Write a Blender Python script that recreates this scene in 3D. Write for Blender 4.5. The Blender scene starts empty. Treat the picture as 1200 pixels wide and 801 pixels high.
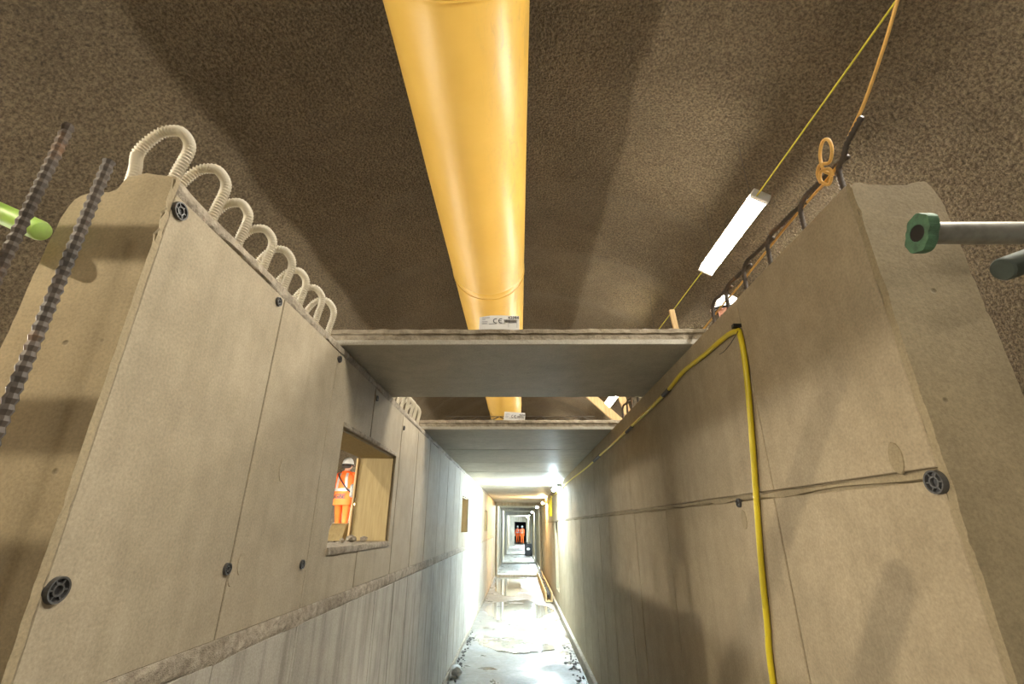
import bpy, bmesh, math, random
from mathutils import Vector, Matrix, noise

# ------------------------------------------------------------------ camera
S = bpy.context.scene
COL = S.collection
FPX = 540.0
HEYE = 1.75


def axes():
    yc = Vector((8.0, -215.5, -FPX)).normalized()
    zc = Vector((4.0, FPX * FPX / 215.5, -FPX))
    zc = (zc - zc.dot(yc) * yc).normalized()
    xc = yc.cross(zc)
    return Matrix((xc, yc, zc))


RCAM = axes()
cam_data = bpy.data.cameras.new('camera')
cam_data.sensor_width = 36.0
cam_data.lens = FPX / 1200 * 36
cam_data.clip_start = 0.02
cam_data.clip_end = 300
cam = bpy.data.objects.new('camera', cam_data)
COL.objects.link(cam)
cam.matrix_world = Matrix.Translation((0, 0, HEYE)) @ RCAM.to_4x4()
S.camera = cam

# ------------------------------------------------------------------ world, exposure
W = bpy.data.worlds.new('World')
S.world = W
W.use_nodes = True
W.node_tree.nodes['Background'].inputs[0].default_value = (0.9, 0.8, 0.65, 1)
W.node_tree.nodes['Background'].inputs[1].default_value = 0.02
S.view_settings.view_transform = 'Standard'
S.view_settings.look = 'None'
S.view_settings.exposure = 1.3
S.view_settings.gamma = 1.0
S.view_settings.use_curve_mapping = False

# lamp strengths (emission of the lamps' own diffusers)
E_RIGHT = 108.0       # tunnel lamps, right row
E_LEFT = 105.0        # tunnel lamps, low left row
E_CORR = 980.0        # cool corridor lamps
E_WARM = 500.0        # warm corridor lamp
E_FLOOD = 11000.0       # flood light behind the camera
C_TUN = (1.0, 0.93, 0.80)
C_COOL = (0.70, 0.89, 1.0)
C_WARM = (1.0, 0.72, 0.36)

# ------------------------------------------------------------------ main dimensions
XL, XR = -0.90, 0.88         # inner faces
XLO, XRO = -1.16, 1.10       # outer faces
YL0, YR0 = 0.95, 0.99        # wall ends
ZT = 2.61                    # top of walls
TR, TZ = 4.10, 1.75          # tunnel radius, centre height
YEND = 50.0
DUCT = (-0.427, 5.22)
DR = 0.511
ZDECK = 1.0
ZDECKL = 1.38
rnd = random.Random(7)


# ------------------------------------------------------------------ helpers
def link(o, parent=None):
    COL.objects.link(o)
    if parent is not None:
        o.parent = parent
    return o


def tag(o, label=None, cat=None, group=None, kind=None):
    if label:
        o['label'] = label
    if cat:
        o['category'] = cat
    if group:
        o['group'] = group
    if kind:
        o['kind'] = kind
    return o


def empty(name, loc=(0, 0, 0), rz=0.0, parent=None):
    o = bpy.data.objects.new(name, None)
    o.empty_display_size = 0.1
    o.location = loc
    o.rotation_euler = (0, 0, rz)
    return link(o, parent)


def obj(name, bm, mat, parent=None, smooth=False, angle=None):
    me = bpy.data.meshes.new(name)
    bmesh.ops.recalc_face_normals(bm, faces=bm.faces[:])
    bm.to_mesh(me)
    bm.free()
    mats = mat if isinstance(mat, (list, tuple)) else [mat]
    for m in mats:
        me.materials.append(m)
    if smooth:
        for p in me.polygons:
            p.use_smooth = True
        if angle:
            me.set_sharp_from_angle(angle=math.radians(angle))
    return link(bpy.data.objects.new(name, me), parent)


def mesh_obj(name, me, parent=None, loc=None):
    o = bpy.data.objects.new(name, me)
    if loc is not None:
        o.location = loc
    return link(o, parent)


def box(bm, x0, x1, y0, y1, z0, z1, bevel=0.0):
    vs = [bm.verts.new(p) for p in ((x0, y0, z0), (x1, y0, z0), (x1, y1, z0), (x0, y1, z0),
                                    (x0, y0, z1), (x1, y0, z1), (x1, y1, z1), (x0, y1, z1))]
    fs = [bm.faces.new([vs[i] for i in q]) for q in
          ((0, 3, 2, 1), (4, 5, 6, 7), (0, 1, 5, 4), (1, 2, 6, 5), (2, 3, 7, 6), (3, 0, 4, 7))]
    if bevel > 0:
        es = set(e for f in fs for e in f.edges)
        bmesh.ops.bevel(bm, geom=list(es), offset=bevel, segments=1, affect='EDGES')
    return vs


def obox(bm, c, ax, ay, az, hx, hy, hz):
    """box with half sizes along three axes"""
    c, ax, ay, az = Vector(c), Vector(ax), Vector(ay), Vector(az)
    vs = [bm.verts.new(c + ax * hx * i + ay * hy * j + az * hz * k)
          for k in (-1, 1) for j in (-1, 1) for i in (-1, 1)]
    for q in ((0, 2, 3, 1), (4, 5, 7, 6), (0, 1, 5, 4), (1, 3, 7, 5), (3, 2, 6, 7), (2, 0, 4, 6)):
        bm.faces.new([vs[i] for i in q])
    return vs


def beam(bm, a, b, w, h, up=(0, 0, 1)):
    a, b = Vector(a), Vector(b)
    d = (b - a)
    L = d.length
    d.normalize()
    s = d.cross(Vector(up)).normalized()
    u = s.cross(d)
    return obox(bm, (a + b) / 2, d, s, u, L / 2, w / 2, h / 2)


def catmull(pts, n=8):
    P = [Vector(p) for p in pts]
    P = [P[0] * 2 - P[1]] + P + [P[-1] * 2 - P[-2]]
    out = []
    for i in range(1, len(P) - 2):
        p0, p1, p2, p3 = P[i - 1:i + 3]
        for k in range(n):
            t = k / n
            out.append(0.5 * ((2 * p1) + (p2 - p0) * t + (2 * p0 - 5 * p1 + 4 * p2 - p3) * t * t
                              + (3 * p1 - p0 - 3 * p2 + p3) * t ** 3))
    out.append(P[-2])
    return out


def resample(pts, step):
    out = [pts[0].copy()]
    need = step
    for a, b in zip(pts, pts[1:]):
        d = (b - a).length
        pos = 0.0
        while d - pos >= need and d > 1e-9:
            pos += need
            out.append(a.lerp(b, pos / d))
            need = step
        need -= (d - pos)
    return out


def tube(bm, pts, rad, seg=10, cap=True, ell=None):
    """sweep a circle; rad is a number or f(i)"""
    pts = [Vector(p) for p in pts]
    n = len(pts)
    rings = []
    t0 = (pts[1] - pts[0]).normalized()
    ref = Vector((0, 0, 1)) if abs(t0.z) < 0.9 else Vector((1, 0, 0))
    u = t0.cross(ref).normalized()
    for i, p in enumerate(pts):
        t = (pts[min(i + 1, n - 1)] - pts[max(i - 1, 0)]).normalized()
        u = (u - t * u.dot(t)).normalized()
        v = t.cross(u)
        r = rad(i) if callable(rad) else rad
        ring = []
        for k in range(seg):
            a = 2 * math.pi * k / seg
            ring.append(bm.verts.new(p + (u * math.cos(a) + v * math.sin(a)) * r))
        rings.append(ring)
    for a, b in zip(rings, rings[1:]):
        for k in range(seg):
            bm.faces.new((a[k], a[(k + 1) % seg], b[(k + 1) % seg], b[k]))
    if cap:
        bm.faces.new(list(reversed(rings[0])))
        bm.faces.new(rings[-1])
    return rings


def prism(bm, poly, axis, a0, a1):
    """extrude a polygon. axis 'x': poly is (y,z); 'y': poly is (x,z); 'z': (x,y)"""
    def mk(p, a):
        if axis == 'x':
            return (a, p[0], p[1])
        if axis == 'y':
            return (p[0], a, p[1])
        return (p[0], p[1], a)
    A = [bm.verts.new(mk(p, a0)) for p in poly]
    B = [bm.verts.new(mk(p, a1)) for p in poly]
    n = len(poly)
    f0 = bm.faces.new(A)
    f1 = bm.faces.new(list(reversed(B)))
    for i in range(n):
        bm.faces.new((A[i], B[i], B[(i + 1) % n], A[(i + 1) % n]))
    return A, B, f0, f1


def text_mesh(name, body, size, mat, parent, M, bold=0.0, depth=0.0006):
    cu = bpy.data.curves.new(name, 'FONT')
    cu.body = body
    cu.size = size
    cu.extrude = depth
    cu.offset = bold
    cu.align_x = 'CENTER'
    cu.align_y = 'CENTER'
    cu.resolution_u = 3
    t = bpy.data.objects.new(name + '_tmp', cu)
    COL.objects.link(t)
    dg = bpy.context.evaluated_depsgraph_get()
    me = bpy.data.meshes.new_from_object(t.evaluated_get(dg))
    bpy.data.objects.remove(t)
    bpy.data.curves.remove(cu)
    me.name = name
    me.materials.clear()
    me.materials.append(mat)
    me.transform(M)
    return mesh_obj(name, me, parent)


def pix(u, v, X=None, Y=None, Z=None):
    d = RCAM @ Vector((u - 600, -(v - 400.5), -FPX))
    if X is not None:
        t = X / d.x
    elif Y is not None:
        t = Y / d.y
    else:
        t = (Z - HEYE) / d.z
    return Vector((0, 0, HEYE)) + d * t


# ------------------------------------------------------------------ materials
def new_mat(name):
    m = bpy.data.materials.new(name)
    m.use_nodes = True
    nt = m.node_tree
    b = nt.nodes['Principled BSDF']
    return m, nt, b


def node(nt, kind, **kw):
    n = nt.nodes.new(kind)
    for k, v in kw.items():
        if k.startswith('in_'):
            key = k[3:]
            n.inputs[int(key) if key.isdigit() else key].default_value = v
        else:
            setattr(n, k, v)
    return n


def ramp(nt, fac, stops):
    r = nt.nodes.new('ShaderNodeValToRGB')
    el = r.color_ramp.elements
    while len(el) < len(stops):
        el.new(0.5)
    for e, (p, c) in zip(el, stops):
        e.position = p
        e.color = (*c, 1) if len(c) == 3 else c
    nt.links.new(fac, r.inputs[0])
    return r


def mix(nt, fac, a, b, mode='MIX'):
    m = nt.nodes.new('ShaderNodeMix')
    m.data_type = 'RGBA'
    m.blend_type = mode
    for sock, v in ((m.inputs[0], fac), (m.inputs[6], a), (m.inputs[7], b)):
        if hasattr(v, 'is_linked'):
            nt.links.new(v, sock)
        else:
            sock.default_value = v if not isinstance(v, tuple) or len(v) == 4 else (*v, 1)
    return m.outputs[2]


def coords(nt, scale=(1, 1, 1), rand=False):
    tc = nt.nodes.new('ShaderNodeTexCoord')
    mp = nt.nodes.new('ShaderNodeMapping')
    mp.inputs['Scale'].default_value = scale
    src = tc.outputs['Object']
    if rand:
        oi = nt.nodes.new('ShaderNodeObjectInfo')
        ad = nt.nodes.new('ShaderNodeVectorMath')
        ad.operation = 'MULTIPLY_ADD'
        nt.links.new(oi.outputs['Location'], ad.inputs[0])
        ad.inputs[1].default_value = (3.1, 3.7, 2.3)
        nt.links.new(src, ad.inputs[2])
        src = ad.outputs[0]
    nt.links.new(src, mp.inputs['Vector'])
    return mp.outputs[0]


def noise_n(nt, vec, scale, detail=4, rough=0.55, dist=0.0):
    n = nt.nodes.new('ShaderNodeTexNoise')
    n.inputs['Scale'].default_value = scale
    n.inputs['Detail'].default_value = detail
    n.inputs['Roughness'].default_value = rough
    n.inputs['Distortion'].default_value = dist
    nt.links.new(vec, n.inputs['Vector'])
    return n.outputs[0]


def bump(nt, b, height, strength=0.5, dist=0.01, prev=None):
    n = nt.nodes.new('ShaderNodeBump')
    n.inputs['Strength'].default_value = strength
    n.inputs['Distance'].default_value = dist
    nt.links.new(height, n.inputs['Height'])
    if prev is not None:
        nt.links.new(prev, n.inputs['Normal'])
    nt.links.new(n.outputs[0], b.inputs['Normal'])
    return n.outputs[0]


def concrete(name, light, dark, stain, rough=0.8, streak=0.5, pits=0.6, fine=0.35, bstr=0.25, scale=1.0, rand=False,
             spec=0.3):
    m, nt, b = new_mat(name)
    v = coords(nt, rand=rand)
    big = noise_n(nt, v, 1.7 * scale, 5, 0.6, 0.4)
    c = ramp(nt, big, [(0.30, dark), (0.62, light)]).outputs[0]
    v2 = coords(nt, (6, 6, 0.45), rand=rand)
    st = noise_n(nt, v2, 2.2 * scale, 5, 0.6)
    sm = ramp(nt, st, [(0.48, (0, 0, 0)), (0.72, (streak, streak, streak))]).outputs[0]
    c = mix(nt, sm, c, stain)
    mid = noise_n(nt, v, 9 * scale, 5, 0.7)
    mm = ramp(nt, mid, [(0.35, (0.90, 0.895, 0.885)), (0.62, (1.03, 1.03, 1.025))]).outputs[0]
    c = mix(nt, 1.0, c, mm, 'MULTIPLY')
    fn = noise_n(nt, v, 140 * scale, 2, 0.6)
    fm = ramp(nt, fn, [(0.25, (1 - fine, 1 - fine, 1 - fine)), (0.75, (1 + fine * .5,) * 3)]).outputs[0]
    c = mix(nt, 0.6, c, fm, 'MULTIPLY')
    vo = nt.nodes.new('ShaderNodeTexVoronoi')
    vo.inputs['Scale'].default_value = 14 * scale
    vo.inputs['Randomness'].default_value = 1.0
    nt.links.new(v, vo.inputs['Vector'])
    gate = nt.nodes.new('ShaderNodeMath')
    gate.operation = 'MULTIPLY'
    sep = nt.nodes.new('ShaderNodeSeparateColor')
    nt.links.new(vo.outputs['Color'], sep.inputs[0])
    r1 = ramp(nt, vo.outputs['Distance'], [(0.05, (1, 1, 1)), (0.11, (0, 0, 0))]).outputs[0]
    r2 = ramp(nt, sep.outputs[0], [(0.60, (0, 0, 0)), (0.68, (pits, pits, pits))]).outputs[0]
    nt.links.new(r1, gate.inputs[0])
    nt.links.new(r2, gate.inputs[1])
    c = mix(nt, gate.outputs[0], c, tuple(x * 0.28 for x in dark))
    nt.links.new(c, b.inputs['Base Color'])
    b.inputs['Roughness'].default_value = rough
    b.inputs['Specular IOR Level'].default_value = spec
    sub = nt.nodes.new('ShaderNodeMath')
    sub.operation = 'SUBTRACT'
    nt.links.new(mid, sub.inputs[0])
    nt.links.new(gate.outputs[0], sub.inputs[1])
    n1 = bump(nt, b, sub.outputs[0], bstr, 0.006)
    bump(nt, b, fn, bstr * 0.6, 0.002, n1)
    return m


def rough_cement(name, light, dark, sc=30, bstr=0.8, dist=0.02, rough=0.9):
    m, nt, b = new_mat(name)
    v = coords(nt)
    n1 = noise_n(nt, v, sc, 6, 0.65)
    n2 = noise_n(nt, v, sc * 0.12, 4, 0.6)
    c = ramp(nt, n1, [(0.3, dark), (0.7, light)]).outputs[0]
    c = mix(nt, 1.0, c, ramp(nt, n2, [(0.3, (0.75, .74, .72)), (0.7, (1.1, 1.1, 1.1))]).outputs[0], 'MULTIPLY')
    nt.links.new(c, b.inputs['Base Color'])
    b.inputs['Roughness'].default_value = rough
    b.inputs['Specular IOR Level'].default_value = 0.2
    bump(nt, b, n1, bstr, dist)
    return m


def plain(name, col, rough=0.5, metal=0.0, spec=0.5, var=0.12, sc=12.0, bstr=0.0, rand=True, dark=None):
    m, nt, b = new_mat(name)
    v = coords(nt, rand=rand)
    n = noise_n(nt, v, sc, 4, 0.6)
    d = dark or tuple(x * (1 - 2 * var) for x in col)
    c = ramp(nt, n, [(0.3, d), (0.65, col)]).outputs[0]
    nt.links.new(c, b.inputs['Base Color'])
    b.inputs['Roughness'].default_value = rough
    b.inputs['Metallic'].default_value = metal
    b.inputs['Specular IOR Level'].default_value = spec
    if bstr:
        bump(nt, b, n, bstr, 0.004)
    return m


def emit(name, col, strength):
    m, nt, b = new_mat(name)
    b.inputs['Base Color'].default_value = (0.9, 0.9, 0.9, 1)
    b.inputs['Emission Color'].default_value = (*col, 1)
    b.inputs['Emission Strength'].default_value = strength
    return m


def wood(name, a, c2, sc=1.0):
    m, nt, b = new_mat(name)
    v = coords(nt, (14 * sc, 14 * sc, 1.2 * sc), rand=True)
    n = noise_n(nt, v, 3, 5, 0.6, 0.6)
    c = ramp(nt, n, [(0.35, c2), (0.65, a)]).outputs[0]
    nt.links.new(c, b.inputs['Base Color'])
    b.inputs['Roughness'].default_value = 0.75
    bump(nt, b, n, 0.2, 0.003)
    return m


def shotcrete_mat():
    m, nt, b = new_mat('shotcrete')
    v = coords(nt)
    vo = nt.nodes.new('ShaderNodeTexVoronoi')
    vo.inputs['Scale'].default_value = 36
    vo.feature = 'SMOOTH_F1'
    nt.links.new(v, vo.inputs['Vector'])
    n1 = noise_n(nt, v, 48, 4, 0.7)
    n2 = noise_n(nt, v, 1.3, 5, 0.6, 0.6)
    ad = nt.nodes.new('ShaderNodeMath')
    ad.operation = 'MULTIPLY_ADD'
    nt.links.new(vo.outputs['Distance'], ad.inputs[0])
    ad.inputs[1].default_value = -0.55
    nt.links.new(n1, ad.inputs[2])
    c = ramp(nt, n1, [(0.34, (0.056, 0.041, 0.023)), (0.66, (0.225, 0.178, 0.11))]).outputs[0]
    c = mix(nt, 1.0, c, ramp(nt, n2, [(0.3, (0.80, 0.78, 0.74)), (0.7, (1.12, 1.10, 1.08))]).outputs[0], 'MULTIPLY')
    nt.links.new(c, b.inputs['Base Color'])
    b.inputs['Roughness'].default_value = 0.75
    b.inputs['Specular IOR Level'].default_value = 0.35
    bump(nt, b, ad.outputs[0], 1.0, 0.05)
    return m


def duct_mat():
    m, nt, b = new_mat('yellow_duct_fabric')
    v = coords(nt)
    n = noise_n(nt, v, 1.2, 4, 0.6)
    c = ramp(nt, n, [(0.3, (0.66, 0.40, 0.07)), (0.7, (0.73, 0.465, 0.10))]).outputs[0]
    # grime smears on the lower right flank
    tc = nt.nodes.new('ShaderNodeTexCoord')
    sx = nt.nodes.new('ShaderNodeSeparateXYZ')
    nt.links.new(tc.outputs['Object'], sx.inputs[0])
    mask = ramp(nt, sx.outputs[0], [(0.0, (0, 0, 0)), (0.02, (0, 0, 0))])
    mr = nt.nodes.new('ShaderNodeMapRange')
    mr.inputs[1].default_value = DUCT[0] + 0.12
    mr.inputs[2].default_value = DUCT[0] + 0.34
    nt.links.new(sx.outputs[0], mr.inputs[0])
    v3 = coords(nt, (5, 1.3, 5))
    g = noise_n(nt, v3, 3.5, 8, 0.75, 1.0)
    gr = ramp(nt, g, [(0.5, (0, 0, 0)), (0.72, (0.75, 0.75, 0.75))]).outputs[0]
    mu = nt.nodes.new('ShaderNodeMath')
    mu.operation = 'MULTIPLY'
    nt.links.new(mr.outputs[0], mu.inputs[0])
    nt.links.new(gr, mu.inputs[1])
    c = mix(nt, mu.outputs[0], c, (0.42, 0.28, 0.10))
    nt.links.new(c, b.inputs['Base Color'])
    b.inputs['Roughness'].default_value = 0.42
    b.inputs['Specular IOR Level'].default_value = 0.5
    v4 = coords(nt, (1, 3, 1))
    w = noise_n(nt, v4, 5, 3, 0.5)
    bump(nt, b, w, 0.10, 0.02)
    return m


def floor_mat():
    m, nt, b = new_mat('wet_muddy_floor')
    v = coords(nt)
    n1 = noise_n(nt, v, 1.6, 6, 0.62, 0.5)
    n2 = noise_n(nt, v, 16, 5, 0.65)
    c = ramp(nt, n1, [(0.32, (0.12, 0.104, 0.08)), (0.5, (0.20, 0.185, 0.16)), (0.66, (0.28, 0.275, 0.26))]).outputs[0]
    c = mix(nt, 1.0, c, ramp(nt, n2, [(0.3, (0.72, .71, .69)), (0.65, (1.05, 1.05, 1.05))]).outputs[0], 'MULTIPLY')
    nt.links.new(c, b.inputs['Base Color'])
    r = ramp(nt, n1, [(0.35, (0.18, .18, .18)), (0.6, (0.75, .75, .75))]).outputs[0]
    nt.links.new(r, b.inputs['Roughness'])
    bump(nt, b, n2, 0.5, 0.012)
    return m


def water_mat():
    m, nt, b = new_mat('puddle_water')
    v = coords(nt)
    n = noise_n(nt, v, 3, 3)
    c = ramp(nt, n, [(0.3, (0.30, 0.27, 0.21)), (0.7, (0.42, 0.39, 0.33))]).outputs[0]
    nt.links.new(c, b.inputs['Base Color'])
    b.inputs['Roughness'].default_value = 0.04
    b.inputs['Specular IOR Level'].default_value = 0.9
    b.inputs['Coat Weight'].default_value = 0.5
    bump(nt, b, n, 0.03, 0.01)
    return m


def rebar_mat():
    m, nt, b = new_mat('rusty_rebar')
    v = coords(nt, rand=True)
    n = noise_n(nt, v, 9, 5, 0.65)
    c = ramp(nt, n, [(0.35, (0.045, 0.037, 0.03)), (0.58, (0.085, 0.065, 0.05)), (0.74, (0.22, 0.10, 0.03))]).outputs[0]
    nt.links.new(c, b.inputs['Base Color'])
    b.inputs['Roughness'].default_value = 0.6
    b.inputs['Metallic'].default_value = 0.1
    return m


M = {}
M['shotcrete'] = shotcrete_mat()
M['conc_left'] = concrete('smooth_pale_concrete', (0.395, 0.335, 0.24), (0.335, 0.28, 0.195), (0.285, 0.24, 0.165), pits=0.8)
M['conc_right'] = concrete('smooth_tan_concrete', (0.42, 0.345, 0.235), (0.34, 0.275, 0.182), (0.285, 0.235, 0.158), streak=0.4)
M['conc_low'] = concrete('board_marked_concrete', (0.44, 0.41, 0.35), (0.34, 0.315, 0.265), (0.22, 0.20, 0.16),
                         streak=0.85, bstr=0.45)
M['conc_core'] = concrete('cast_concrete_core', (0.35, 0.285, 0.18), (0.285, 0.23, 0.142), (0.24, 0.195, 0.12), bstr=0.4)
M['conc_slab'] = concrete('precast_slab_concrete', (0.47, 0.44, 0.37), (0.37, 0.345, 0.285), (0.31, 0.285, 0.235),
                          streak=0.2, pits=0.5, rand=True, rough=0.55, spec=0.4)
M['slab_top'] = rough_cement('rough_slab_topping', (0.40, 0.35, 0.265), (0.20, 0.165, 0.12), 22, 0.9, 0.015)
M['mortar'] = rough_cement('rough_mortar', (0.48, 0.42, 0.33), (0.22, 0.185, 0.14), 26, 1.0, 0.02)
M['duct'] = duct_mat()
M['floor'] = floor_mat()
M['deck'] = rough_cement('deck_screed', (0.17, 0.15, 0.115), (0.11, 0.095, 0.07), 8, 0.4)
M['water'] = water_mat()
M['rebar'] = rebar_mat()
M['hose'] = plain('cream_corrugated_plastic', (0.58, 0.53, 0.42), 0.5, var=0.06)
M['anchor'] = plain('dark_grey_plastic', (0.075, 0.073, 0.070), 0.5, var=0.2, sc=40)
M['black'] = plain('black_plastic', (0.012, 0.012, 0.013), 0.5, var=0.1)
M['galv'] = plain('galvanised_tube', (0.38, 0.37, 0.33), 0.42, 0.55, var=0.22, sc=20)
M['galv_dark'] = plain('weathered_dark_tube', (0.07, 0.085, 0.07), 0.5, 0.3, var=0.2, sc=18)
M['green_tube'] = plain('lime_green_paint', (0.36, 0.62, 0.10), 0.45, var=0.1, sc=16, dark=(0.30, 0.42, 0.12))
M['green_coupler'] = plain('green_painted_coupler', (0.085, 0.19, 0.105), 0.7, var=0.2, sc=45, dark=(0.05, 0.09, 0.055))
M['yellow_cord'] = plain('yellow_cable_jacket', (0.70, 0.56, 0.02), 0.4, var=0.05)
M['yellow_line'] = plain('thin_yellow_green_cable', (0.55, 0.50, 0.04), 0.5, var=0.1)
M['orange_rope'] = plain('orange_rope', (0.74, 0.44, 0.12), 0.7, var=0.12, sc=60)
M['tape'] = plain('dark_tape', (0.06, 0.05, 0.035), 0.6)
M['paper'] = plain('label_paper', (0.62, 0.61, 0.58), 0.6, var=0.03)
M['ink'] = plain('label_ink', (0.03, 0.03, 0.035), 0.6)
M['inkgrey'] = plain('label_ink_grey', (0.30, 0.29, 0.29), 0.6)
M['wood'] = wood('pale_sawn_timber', (0.72, 0.52, 0.27), (0.55, 0.37, 0.17))
M['ply'] = wood('yellow_plywood', (0.44, 0.34, 0.165), (0.36, 0.27, 0.125), 1.5)
M['wire'] = plain('girder_wire', (0.10, 0.085, 0.07), 0.55, 0.4)
M['orange'] = plain('hi_vis_orange_cloth', (0.95, 0.125, 0.012), 0.75, var=0.08, sc=9)
M['orange_dark'] = plain('orange_trouser_cloth', (0.82, 0.13, 0.012), 0.8, var=0.12, sc=9)
M['reflect'] = plain('silver_reflective_tape', (0.34, 0.33, 0.31), 0.35, 0.1, var=0.05)
M['skin'] = plain('skin', (0.55, 0.30, 0.20), 0.55, var=0.06)
M['white_shell'] = plain('white_helmet_shell', (0.55, 0.55, 0.53), 0.35, var=0.03)
M['boot'] = plain('dark_boot_leather', (0.05, 0.04, 0.03), 0.6)
M['hair'] = plain('dark_hair', (0.04, 0.03, 0.025), 0.7)
M['grey_cloth'] = plain('grey_bag_fabric', (0.20, 0.20, 0.19), 0.8, var=0.25, sc=25)
M['white_metal'] = plain('white_lamp_housing', (0.75, 0.75, 0.73), 0.45, var=0.03)
M['rock'] = plain('dark_rubble', (0.16, 0.15, 0.14), 0.85, var=0.3, sc=14)
M['unlit_backdrop'] = rough_cement('unlit_tunnel_backdrop', (0.06, 0.05, 0.06), (0.025, 0.02, 0.03), 8, 0.5)  # dark colour stands in for the unlit tunnel beyond
M['lamp_tun'] = emit('tunnel_lamp_diffuser', C_TUN, E_RIGHT)
M['lamp_left'] = emit('side_lamp_diffuser', C_TUN, E_LEFT)
M['lamp_cool'] = emit('cool_lamp_diffuser', C_COOL, E_CORR)
M['lamp_warm'] = emit('warm_lamp_diffuser', C_WARM, E_WARM)
M['lamp_flood'] = emit('flood_lamp_glass', (1.0, 0.88, 0.66), E_FLOOD)


# ------------------------------------------------------------------ tunnel lining
def build_tunnel():
    bm = bmesh.new()
    y0, y1 = -10.0, 66.0
    ys = []
    y = y0
    while y < y1:
        ys.append(y)
        y += 0.14 if y < 16 else 0.6
    na = 120
    a0, a1 = math.radians(-27), math.radians(207)
    rows = []
    for y in ys:
        row = []
        for k in range(na + 1):
            a = a0 + (a1 - a0) * k / na
            p = Vector((math.cos(a) * 1.6, y * 0.9, math.sin(a) * 1.6))
            r = TR + 0.035 * noise.noise(p * 1.1) + 0.022 * noise.noise(p * 3.1 + Vector((7, 1, 3)))
            r += 0.075 * (abs(math.sin(math.pi * (y - 0.3) / 1.45 + 0.25 * noise.noise(p * 0.9))) - 0.6)
            row.append(bm.verts.new((math.cos(a) * r, y, TZ + math.sin(a) * r)))
        rows.append(row)
    for r0, r1 in zip(rows, rows[1:]):
        for k in range(na):
            bm.faces.new((r0[k], r0[k + 1], r1[k + 1], r1[k]))
    o = obj('ceiling', bm, M['shotcrete'], smooth=True)
    tag(o, 'brown sprayed concrete tunnel vault arching over the corridor', kind='structure')
    for nm, y in (('wall_back', y0 + .05), ('wall_far', y1 - 1.0)):
        bm = bmesh.new()
        box(bm, -4.3, 4.3, y - .1, y + .1, -0.3, 6.1)
        tag(obj(nm, bm, M['unlit_backdrop' if nm == 'wall_far' else 'shotcrete']),
            'rough end face closing the tunnel ' + ('far beyond the workers, coloured dark for the unlit depth' if nm == 'wall_far' else 'behind the viewer'),
            kind='structure')


build_tunnel()


def build_floor():
    bm = bmesh.new()
    ys = []
    y = -10
    while y < 63:
        ys.append(y)
        y += 0.09 if 4 < y < 16 else 0.5
    xs = [-3.9, -2.5] + [-1.2 + 0.1 * i for i in range(25)] + [2.5, 3.9]
    rows = [[bm.verts.new((x, y, 0.02 * noise.noise(Vector((x * 1.3, y * 0.8, 0))) +
                           0.008 * noise.noise(Vector((x * 5, y * 5, 3))) - 0.01)) for x in xs] for y in ys]
    for a, b in zip(rows, rows[1:]):
        for i in range(len(xs) - 1):
            bm.faces.new((a[i], a[i + 1], b[i + 1], b[i]))
    o = obj('floor', bm, M['floor'], smooth=True)
    tag(o, 'wet pale muddy concrete floor of the corridor', kind='structure')
    for nm, x0, x1 in (('floor_left', -4.0, XLO), ('floor_right', XRO, 4.0)):
        bm = bmesh.new()
        box(bm, x0, x1, 1.3, 62.0, -0.05, ZDECKL if x0 < 0 else ZDECK)
        tag(obj(nm, bm, M['deck']), 'raised pale concrete deck outside the ' + nm[6:] + ' wall', kind='structure')


build_floor()


# ------------------------------------------------------------------ corridor walls
# openings in the left wall (y0,y1,z0,z1), in the right wall
WIN = [(2.35, 3.45, 1.65, 2.225), (7.75, 8.75, 1.65, 2.2), (13.0, 14.1, 1.62, 2.15)]
DOOR = [(11.35, 12.2, 0.40, 1.86)]


def core_wall(name, profile, openings, y0, y1, label, mat):
    """profile: list of (x,z); cut openings by z; whole thing one mesh"""
    bm = bmesh.new()
    cuts = [y0]
    for a, b, _, _ in openings:
        cuts += [a, b]
    cuts.append(y1)
    zmin = min(p[1] for p in profile)
    xs = [p[0] for p in profile]
    for i, (a, b) in enumerate(zip(cuts, cuts[1:])):
        op = [o for o in openings if abs(o[0] - a) < 1e-6]
        if not op:
            prism(bm, profile, 'y', a, b)
        else:
            _, _, z0, z1 = op[0]
            box(bm, min(xs), max(xs), a, b, zmin, z0)
            up = [p for p in profile if p[1] > z1]
            xa, xb = min(xs), max(xs)
            if profile[0][0] < 0:
                poly = [(xb, z1)] + up + [(xa, z1)]
            else:
                poly = [(xa, z1)] + up + [(xb, z1)]
            prism(bm, poly, 'y', a, b)
    o = obj(name, bm, mat)
    tag(o, label, kind='structure')
    return o


PROUD = 0.012
profL = [(XL - PROUD, 0), (XL - PROUD, 2.605), (-0.93, 2.612), (-1.028, 2.61), (-1.036, 2.558), (-1.132, 2.55),
         (-1.158, 2.49), (XLO - 0.004, 2.1), (XLO - 0.004, 0)]
profR = [(XR + PROUD, 0), (XR + PROUD, ZT - 0.004), (0.997, ZT - 0.022), (1.084, ZT), (1.10, 2.565), (XRO, 2.1), (XRO, 0)]
wall_left = core_wall('wall_left', profL, WIN, YL0 + 0.012, YEND,
                      'pale precast corridor wall with window openings and hose loops along its top', M['conc_core'])
wall_right = core_wall('wall_right', profR, DOOR, YR0 + 0.012, YEND,
                       'tan concrete corridor wall with a yellow cable clipped to it', M['conc_core'])


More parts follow.
